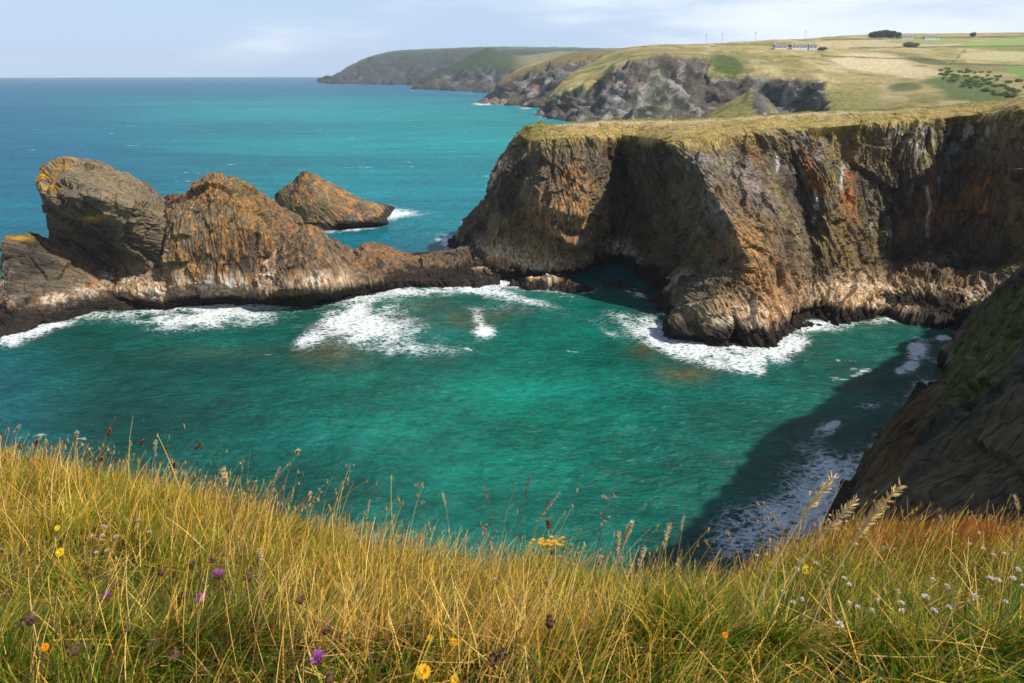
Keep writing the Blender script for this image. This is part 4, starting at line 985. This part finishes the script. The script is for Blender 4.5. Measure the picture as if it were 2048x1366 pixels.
# --- rust-red stand of dock and plantain spikes at the upper right
P, x, y = scatter(9000, 2.75, 4.6, 12.5, 18.2)
w_ = blob(x, y, 1840, 1105, 230, 55); keep = rng.uniform(size=len(P)) < np.clip(w_*1.2-.1, 0, 1); P = P[keep]; n = len(P)
tag(blades('rust_grass', P, rng.uniform(.14, .30, n), rng.uniform(.003, .0055, n), rng.uniform(0, 6.28, n), rng.uniform(-.1, .3, n), rng.uniform(0, .2, n), np.array([(.48, .15, .03)])*rng.uniform(.6, 1.4, (n, 1)), 4, MAT_STEM, .5), 'rust-red spiky grass crowding the right end of the edge', 'grass', kind='stuff')

# --- tufts along the top of the cliff across the cove
nT = 60000; ii_ = rng.integers(0, G_main.shape[0], nT); lo_, hi_ = int(np.interp(1.55, main_vs, np.arange(len(main_vs)))), int(np.interp(4.12, main_vs, np.arange(len(main_vs))))
jj_ = rng.integers(lo_, hi_, nT); P = G_main[ii_, jj_] + rng.normal(0, .1, (nT, 3))*np.array([1, 1, 0]); nb = fbm(P*.3+8, 3)
keep = nb > -.25; P = P[keep]; nb = nb[keep]; n = len(P)
C = C_main[ii_, jj_][keep]*rng.uniform(.7, 1.45, (n, 1))
tag(blades('cliff_top_grass', P-np.array([0, 0, .05]), rng.uniform(.12, .32, n)*(1+nb), rng.uniform(.04, .10, n), rng.uniform(0, 6.28, n), rng.uniform(.3, 1.4, n), rng.uniform(.1, .7, n), C, 2), 'rough olive and golden grass along the top of the far cliff', 'grass', kind='stuff')
# --- single plants -------------------------------------------------
class MB:
    def __init__(s): s.v = []; s.f = []; s.c = []
    def tube(s, pts, r0, r1, c, k=5):
        pts = [Vector(p) for p in pts]; n = len(pts); b = len(s.v)
        for i, p in enumerate(pts):
            d = (pts[min(i+1, n-1)]-pts[max(i-1, 0)]).normalized(); a = d.orthogonal().normalized(); e = d.cross(a)
            r = r0 + (r1-r0)*i/(n-1)
            for j in range(k):
                t = 2*math.pi*j/k; s.v.append(p + a*r*math.cos(t) + e*r*math.sin(t)); s.c.append(c)
        for i in range(n-1):
            for j in range(k): s.f.append((b+i*k+j, b+i*k+(j+1) % k, b+(i+1)*k+(j+1) % k, b+(i+1)*k+j))
    def leaf(s, p, d, w, nrm, c, k=.45):          # pointed little quad
        p = Vector(p); d = Vector(d); nrm = Vector(nrm); sd = d.cross(nrm)
        if sd.length < 1e-9: sd = d.orthogonal()
        sd = sd.normalized()*w*.5; b = len(s.v)
        s.v += [p, p+d*k-sd, p+d, p+d*k+sd]; s.c += [c]*4; s.f.append((b, b+1, b+2, b+3))
    def ball(s, p, r, c, sq=1., n=6):
        b = len(s.v); p = Vector(p)
        for i in range(n+1):
            ph = math.pi*i/n
            for j in range(n+2):
                t = 2*math.pi*j/(n+2); q = 1+.12*math.sin(5*t+i); s.v.append(p+Vector((r*q*math.sin(ph)*math.cos(t), r*q*math.sin(ph)*math.sin(t), r*sq*math.cos(ph)))); s.c.append(c)
        for i in range(n):
            for j in range(n+2): s.f.append((b+i*(n+2)+j, b+i*(n+2)+(j+1) % (n+2), b+(i+1)*(n+2)+(j+1) % (n+2), b+(i+1)*(n+2)+j))
    def build(s, name, mat, parent, origin):
        V = np.array([list(v) for v in s.v]) - np.array(origin)
        return mesh_np(name, V, s.f, mat, parent, np.array(s.c), True)
def vr(a=1): return Vector((random.uniform(-a, a), random.uniform(-a, a), random.uniform(-a, a)))
def curve(b, t, sag=.12, n=8):
    b = Vector(b); t = Vector(t); d = t-b; ctrl = b + d*.5 + Vector((-d.x*.45, -d.y*.3, d.z*sag)); out = []
    for i in range(n+1):
        u = i/n; out.append(b*(1-u)**2 + ctrl*2*u*(1-u) + t*u*u)
    return out
def spikehead(mb, pts, r, c, dens=60, sl=.012):
    """seed head round the last points of a stem"""
    for k in range(dens):
        u = k/dens*(len(pts)-1); i = min(int(u), len(pts)-2); p = pts[i].lerp(pts[i+1], u-i); ax = (pts[i+1]-pts[i]).normalized()
        prof = math.sin(math.pi*min(.98, .12+.86*k/dens))**.6; a = vr().cross(ax).normalized()
        cc = tuple(x_*random.uniform(.75, 1.2) for x_ in c)
        mb.leaf(p, (ax*.8 + a*.75).normalized()*sl*random.uniform(.8, 1.3) + a*r*prof*.4, r*.9*prof+.001, vr(), cc)
def plant(name, label, cat, group, tx, ty, bx, by, build, dY=.0):
    b = Vector(fg_pix(bx, by)); t = Vector(at(tx, ty, b.y+dY)); root = empty(name, b); tag(root, label, cat, group)
    build(root, b, t, (t-b).length); return root
def grass_stalk(c=(.68, .52, .27), hl=.3, hr=.004, sr=.0013, dens=70, sag=.1, sl=.012):
    def f(root, b, t, Ln):
        pts = curve(b, t, sag, 14); m = MB(); m.tube(pts, sr*1.2, sr*.6, c, 4); m.build('stem', MAT_STEM, root, b)
        k = max(2, int(15*hl)); h = MB(); h.tube(pts[-k:], hr*.45, hr*.2, c, 5); spikehead(h, pts[-k:], hr, c, dens, sl); h.build('seed_head', MAT_STEM, root, b)
    return f
def umbel(c=(.20, .13, .07), hc=(.30, .20, .11), nb=5, sp=.03, sr=.0026, hr=.0085):
    def f(root, b, t, Ln):
        pts = curve(b, t, .04, 10); m = MB(); m.tube(pts, sr*1.3, sr*.7, c, 5)
        ends = []
        for j in range(nb):
            i = random.choice((10, 10, 9, 8, 7)); a = 2*math.pi*j/nb; e = pts[i] + Vector((math.cos(a)*sp, math.sin(a)*sp*.7, random.uniform(.2, .9)*sp)); m.tube([pts[i], pts[i].lerp(e, .5)+Vector((0, 0, -.004)), e], sr*.6, sr*.45, c, 4); ends.append(e)
        m.build('stem', MAT_STEM, root, b)
        for e in ends:
            h = MB(); h.ball(e, hr*random.uniform(.7, 1.1), hc, .8, 5)
            for q in range(9): a = vr().normalized(); h.leaf(e, a*hr*1.7, hr*.6, vr(), tuple(v*1.2 for v in hc))
            h.build('seed_head', MAT_STEM, root, b)
    return f
def daisy(c=(.85, .58, .02), r=.017, n=34, stemc=(.16, .18, .04)):
    def f(root, b, t, Ln):
        m = MB(); m.tube(curve(b, t, .05, 6), .0024, .0018, stemc, 5); m.build('stem', MAT_STEM, root, b)
        ax = Vector((random.uniform(-.15, .15), -.62, .78)).normalized(); a = ax.orthogonal().normalized(); e = ax.cross(a); fl = MB()
        for ring, (rr, up, cnt) in enumerate(((1, .12, n), (.75, .3, n*2//3), (.45, .55, n//2))):
            for j in range(cnt):
                th_ = 2*math.pi*(j+.5*ring)/cnt + random.uniform(-.05, .05); d = a*math.cos(th_)+e*math.sin(th_)
                fl.leaf(t, (d*rr + ax*up)*r*random.uniform(.88, 1.08), r*.26, ax, tuple(v*random.uniform(.85, 1.08) for v in c), .6)
        fl.build('flower', MAT_PETAL, root, b)
    return f
def knapweed(c=(.46, .12, .52), r=.016, purple=True):
    def f(root, b, t, Ln):
        m = MB(); m.tube(curve(b, t, .05, 6), .0018, .0013, (.11, .10, .05), 5); m.build('stem', MAT_STEM, root, b)
        k = MB(); k.ball(t, .013, (.10, .055, .03), 1.2, 6)
        for j in range(26): a = vr().normalized(); k.leaf(t+a*.010, a*.010+Vector((0, 0, .006)), .008, a.orthogonal(), (.17, .085, .04))
        k.build('bud', MAT_STEM, root, b)
        if purple:
            p = MB()
            for j in range(60):
                th_ = random.uniform(0, 6.28); s_ = random.uniform(.15, 1); d = Vector((math.cos(th_)*s_, math.sin(th_)*s_, 1.15-s_*.75)); p.leaf(t+Vector((0, 0, .006)), d*r*random.uniform(.8, 1.1), .0026, vr(), tuple(v*random.uniform(.7, 1.3) for v in c), .75)
            p.build('flower', MAT_PETAL, root, b)
    return f
def thrift(c=(.62, .52, .46), r=.0085):
    def f(root, b, t, Ln):
        m = MB(); m.tube(curve(b, t, .05, 5), .0011, .0009, (.24, .17, .08), 4); m.build('stem', MAT_STEM, root, b)
        h = MB(); h.ball(t, r*.6, (.40, .28, .20), .7, 5)
        for j in range(34):
            a = vr(); a.z = abs(a.z)*.8+.1; a.normalize(); h.leaf(t, a*r, r*.5, vr(), tuple(v*random.uniform(.8, 1.2) for v in c), .7)
        h.build('flower', MAT_PETAL, root, b)
    return f
def ragwort(root, b, t, Ln):
    pts = curve(b, t, .03, 8); m = MB(); m.tube(pts, .0025, .0016, (.20, .13, .05), 5); heads = []
    for j in range(26):
        e = t + Vector((random.gauss(0, .052), random.gauss(0, .03), random.gauss(.0, .018))); m.tube([pts[6], pts[7].lerp(e, .5), e], .0009, .0007, (.22, .16, .05), 3); heads.append(e)
    m.build('stem', MAT_STEM, root, b)
    for e in heads:
        fl = MB()
        for j in range(11):
            th_ = 2*math.pi*j/11; fl.leaf(e, Vector((math.cos(th_), math.sin(th_)*.8-.15, .45))*.015, .007, (0, -.4, 1), (.80*random.uniform(.7, 1.1), .42*random.uniform(.8, 1.1), .02), .6)
        fl.build('flower', MAT_PETAL, root, b)
GS = 'tall grass stalks against the water'
PL = [
 (597,900,570,1085,(.62,.52,.33),.16,.0075,'tall pale grass stalk with a plump nodding head, highest over the left-centre water'),
 (560,935,545,1085,(.60,.48,.30),.5,.0035,'slim straw grass stalk just left of the tall plump-headed one'),
 (447,938,485,1130,(.70,.54,.30),.30,.0075,'leaning-left straw stalk with a thick pale head above the left slope'),
 (155,862,168,985,(.58,.48,.32),.35,.005,'upright grey-straw stalk near the far left rising over the blue water'),
 (40,850,34,965,(.55,.46,.34),.3,.005,'blurred pale spike at the extreme left of the grass'),
 (312,882,322,1000,(.60,.52,.34),.3,.004,'thin pale stalk bending left between the brown plantains'),
 (622,985,618,1062,(.64,.48,.28),.4,.006,'short stout straw spike on the crest left of centre'),
 (740,1000,736,1120,(.60,.48,.28),.4,.003,'wispy straw stalk at the crest beside the green water'),
 (790,1050,780,1130,(.62,.46,.24),.4,.003,'short branching straw stalk standing where the crest starts to dip'),
 (968,975,978,1130,(.30,.20,.11),.25,.003,'dark thin upright stalk near the middle of the crest'),
 (1035,965,985,1130,(.42,.46,.24),.9,.0022,'grey-green blade slanting right near the middle of the crest'),
 (1061,950,1032,1180,(.26,.13,.06),.3,.003,'curved reddish-brown stalk rising left of the yellow ragwort'),
 (1120,985,1060,1130,(.58,.50,.32),.35,.003,'pale stalk slanting right above the yellow ragwort'),
 (1265,1045,1225,1160,(.66,.60,.38),.35,.007,'plump cream foxtail head leaning right over the green water'),
 (1290,1095,1268,1150,(.64,.54,.32),.5,.006,'small cream foxtail head below the plump one'),
 (1238,1065,1218,1140,(.60,.52,.32),.45,.0065,'left of the two cream foxtails leaning together'),
 (1340,1050,1320,1190,(.66,.54,.32),.4,.005,'upright straw stalk with a feathery head right of centre'),
 (1368,1030,1330,1180,(.62,.50,.30),.3,.0025,'thin straw stalk crossing behind the feathery one'),
 (1667,955,1480,1400,(.70,.55,.28),.30,.0042,'long straw grass stalk leaning far right, left of the longest pair'),
 (1712,1000,1500,1400,(.70,.55,.26),.28,.0040,'long straw grass stalk leaning right between the two longest'),
 (1802,970,1590,1400,(.74,.54,.24),.34,.0050,'longest golden grass stalk with a zigzag seed head pointing at the dark headland'),
 (1790,1095,1690,1135,(.66,.56,.30),.8,.004,'low grass head lying almost flat to the right across the slope'),
 (2030,990,2008,1160,(.52,.38,.20),.3,.0035,'thin stalk at the right edge in front of black rock'),
 (1880,1030,1870,1120,(.50,.34,.18),.3,.003,'short thin stalk over the rust-red grass'),
 (1605,1030,1580,1150,(.55,.38,.20),.35,.003,'fine stalk standing left of the dark headland foot'),
 (1548,1030,1560,1150,(.50,.33,.17),.35,.003,'fine stalk just right of the branching brown seed plant'),
 (1410,1080,1430,1200,(.45,.30,.16),.3,.003,'thin leaning-left stalk at the lowest dip of the edge'),
 (1455,1060,1462,1195,(.48,.30,.15),.3,.0035,'rusty thin stalk right of the lowest dip'),
 (520,1100,545,1330,(.68,.50,.22),.2,.003,'long bent straw stalk in the middle of the left slope'),
 (885,985,905,1140,(.60,.48,.28),.3,.0028,'fine pale stalk beside the branched seed plant on the dip'),
]
for tx, ty, bx, by, c, hl, hr, lab in PL:
    plant('grass_stalk', lab, 'grass stalk', GS, tx, ty, bx, by, grass_stalk(c, hl, hr*1.5, .0024, dens=130 if hl > .3 else 90, sl=.014 if hr < .004 else .020), -.15 if by < 1390 else -.05)
for tx, ty, bx, by, lab in [
 (222,858,210,975,'brown plantain head nodding right on a bowed stem, left of the water view'),
 (287,880,268,975,'brown plantain head on a leaning stem, second from the left group'),
 (403,887,365,975,'brown plantain head lying over to the right, rightmost of the group'),
 (335,893,322,985,'brown plantain head between the two leaning ones'),
 (350,925,345,1000,'stout rust plantain head low among the brown group'),
 (75,880,72,960,'rust-brown plantain spike at far left beside the pale blurred spike'),
 (45,890,45,955,'dark rust plantain spike leftmost on the crest'),
 (205,915,190,985,'rust plantain spike bent over the far left turf'),
 (1095,1040,1085,1130,'rust plantain head just above the yellow ragwort')]:
    plant('plantain', lab, 'plantain', 'brown plantains along the edge', tx, ty, bx, by, grass_stalk((.30, .12, .05), .20, .013, .0022, 110, .1, .014))
for tx, ty, bx, by, nb_, sp, lab in [
 (700,935,697,1100,4,.030,'dead umbel with three pale heads on a straight stem over the green water'),
 (838,975,848,1130,6,.028,'curled dark seed plant standing at the crest left of centre'),
 (1218,1000,1185,1200,8,.034,'tall branched brown seed plant leaning right near the ragwort'),
 (962,1042,990,1170,8,.030,'brown seed plant with round heads just left of centre'),
 (1525,1015,1515,1180,10,.040,'bushy brown seed plant with many heads above the foam'),
 (640,985,640,1065,7,.028,'low cluster of tiny brown heads on the left crest'),
 (810,1075,815,1140,7,.030,'low branched brown seed plant at the start of the dip'),
 (1150,1090,1160,1180,8,.035,'low brown seed plant right of the ragwort')]:
    plant('seed_plant', lab, 'dead flower', 'dead seed plants along the edge', tx, ty, bx, by, umbel(nb=nb_, sp=sp))
plant('ragwort', 'yellow ragwort flower cluster on the crest near the middle', 'wildflower', None, 1100, 1085, 1108, 1190, ragwort)
for tx, ty, bx, by, c, r_, lab in [
 (847,1343,845,1385,(.85,.55,.02),.015,'biggest yellow daisy-like flower at the bottom of the frame'),
 (908,1360,906,1390,(.82,.50,.02),.010,'small yellow flower at the bottom edge right of the biggest'),
 (860,1275,866,1320,(.80,.46,.02),.007,'half-closed yellow flower above the biggest one'),
 (907,1284,902,1325,(.82,.50,.02),.009,'yellow flower tilted beside the half-closed one'),
 (120,1105,125,1140,(.85,.62,.03),.015,'bright yellow flower on the left slope, lower of two'),
 (115,1056,120,1090,(.85,.62,.03),.011,'bright yellow flower on the left slope, upper of two'),
 (85,943,88,970,(.85,.62,.03),.014,'yellow flower on the crest at the far left'),
 (1612,1140,1606,1170,(.80,.70,.03),.018,'yellow flower on the green slope below the long stalks'),
 (1541,1127,1538,1160,(.78,.60,.03),.011,'small yellow flower left of the long stalks'),
 (1450,1270,1452,1310,(.80,.36,.01),.006,'orange bud alone in the green grass right of centre'),
 (90,1294,92,1330,(.80,.32,.01),.008,'orange bud low at the far left')]:
    plant('yellow_flower' if 'yellow' in lab else 'orange_flower', lab, 'wildflower', 'yellow and orange flowers in the turf', tx, ty, bx, by, daisy(c, r_*1.4), -.28)
for tx, ty, bx, by, lab in [
 (437,1153,440,1200,'purple knapweed flower, uppermost and widest on the left slope'),
 (405,1202,410,1240,'purple-pink knapweed flower below the widest one'),
 (637,1322,640,1366,'violet knapweed flower near the bottom left of centre'),
 (216,1198,222,1240,'purple knapweed with dark buds at the far left')]:
    plant('knapweed', lab, 'knapweed', 'purple knapweeds', tx, ty, bx, by, knapweed(r=.030), -.28)
for tx, ty in [(425,1120),(382,1130),(227,1170),(322,1145),(497,1155),(535,1190),(600,1200),(482,1205),(365,1240),(308,1285),(650,1260),(255,1260),(350,1310),(660,1358),(1005,1310),(1100,1245),(1210,1205),(985,1322),(60,1240),(150,1300),(450,1175),(370,1190)]:
    plant('knapweed_seed_head', 'brown dried knapweed head without petals among the grass', 'seed head', 'brown dried knapweed heads', tx, ty, tx+random.uniform(-12, 12), ty+random.uniform(38, 60), knapweed(purple=False), -.26)
ths = [(1632,1128),(2035,1140),(2025,1158),(1980,1158),(1995,1162),(1866,1160),(2045,1172),(1712,1090),(1985,1110),(1958,1068),(2030,1058),(1850,1195),(2010,1205),(1680,1250),(1895,1178)]
k = 0
while len(ths) < 95:
    reg = random.choice([(1560,1950,1170,1250),(1560,1950,1170,1250),(1880,2045,1050,1110),(1620,1720,1030,1060),(1100,1420,1130,1185),(1100,1300,1110,1170),(900,1100,1140,1200),(180,300,1020,1110),(440,560,960,1010),(1500,1800,1100,1170)])
    ths.append((random.uniform(reg[0], reg[1]), random.uniform(reg[2], reg[3])))
for tx, ty in ths:
    left = tx < 1480
    lab = 'small pinkish dry thrift head on the crest left of the dip' if left else 'small white thrift head among the grass of the right slope'
    plant('thrift', lab, 'thrift', 'pinkish thrift heads along the crest' if left else 'white thrift heads on the right slope', tx, ty, tx+random.uniform(-8, 8), ty+random.uniform(28, 50), thrift((.62, .44, .34) if left else (.86, .78, .70), random.uniform(.011, .016)), -.30)
#__FG_END

# ================================================================== HAZE
mh, t = M('haze_air')
pv = N(t, 'ShaderNodeVolumePrincipled', {'Color': (.80, .92, 1.0, 1), 'Density': .00008, 'Anisotropy': .0})
o = N(t, 'ShaderNodeOutputMaterial'); t.links.new(pv.outputs[0], o.inputs['Volume'])
S = SEA_R+200; z0, z1 = -8., 230.
hv = [(x, y, z) for x in (-S, S) for y in (-S, S) for z in (z0, z1)]
hf = [(0, 1, 3, 2), (4, 6, 7, 5), (0, 4, 5, 1), (2, 3, 7, 6), (0, 2, 6, 4), (1, 5, 7, 3)]
hz = mesh_np('haze', hv, hf, mh, smooth=False); tag(hz, 'thin sea haze between the cove and the far headlands', kind='stuff')
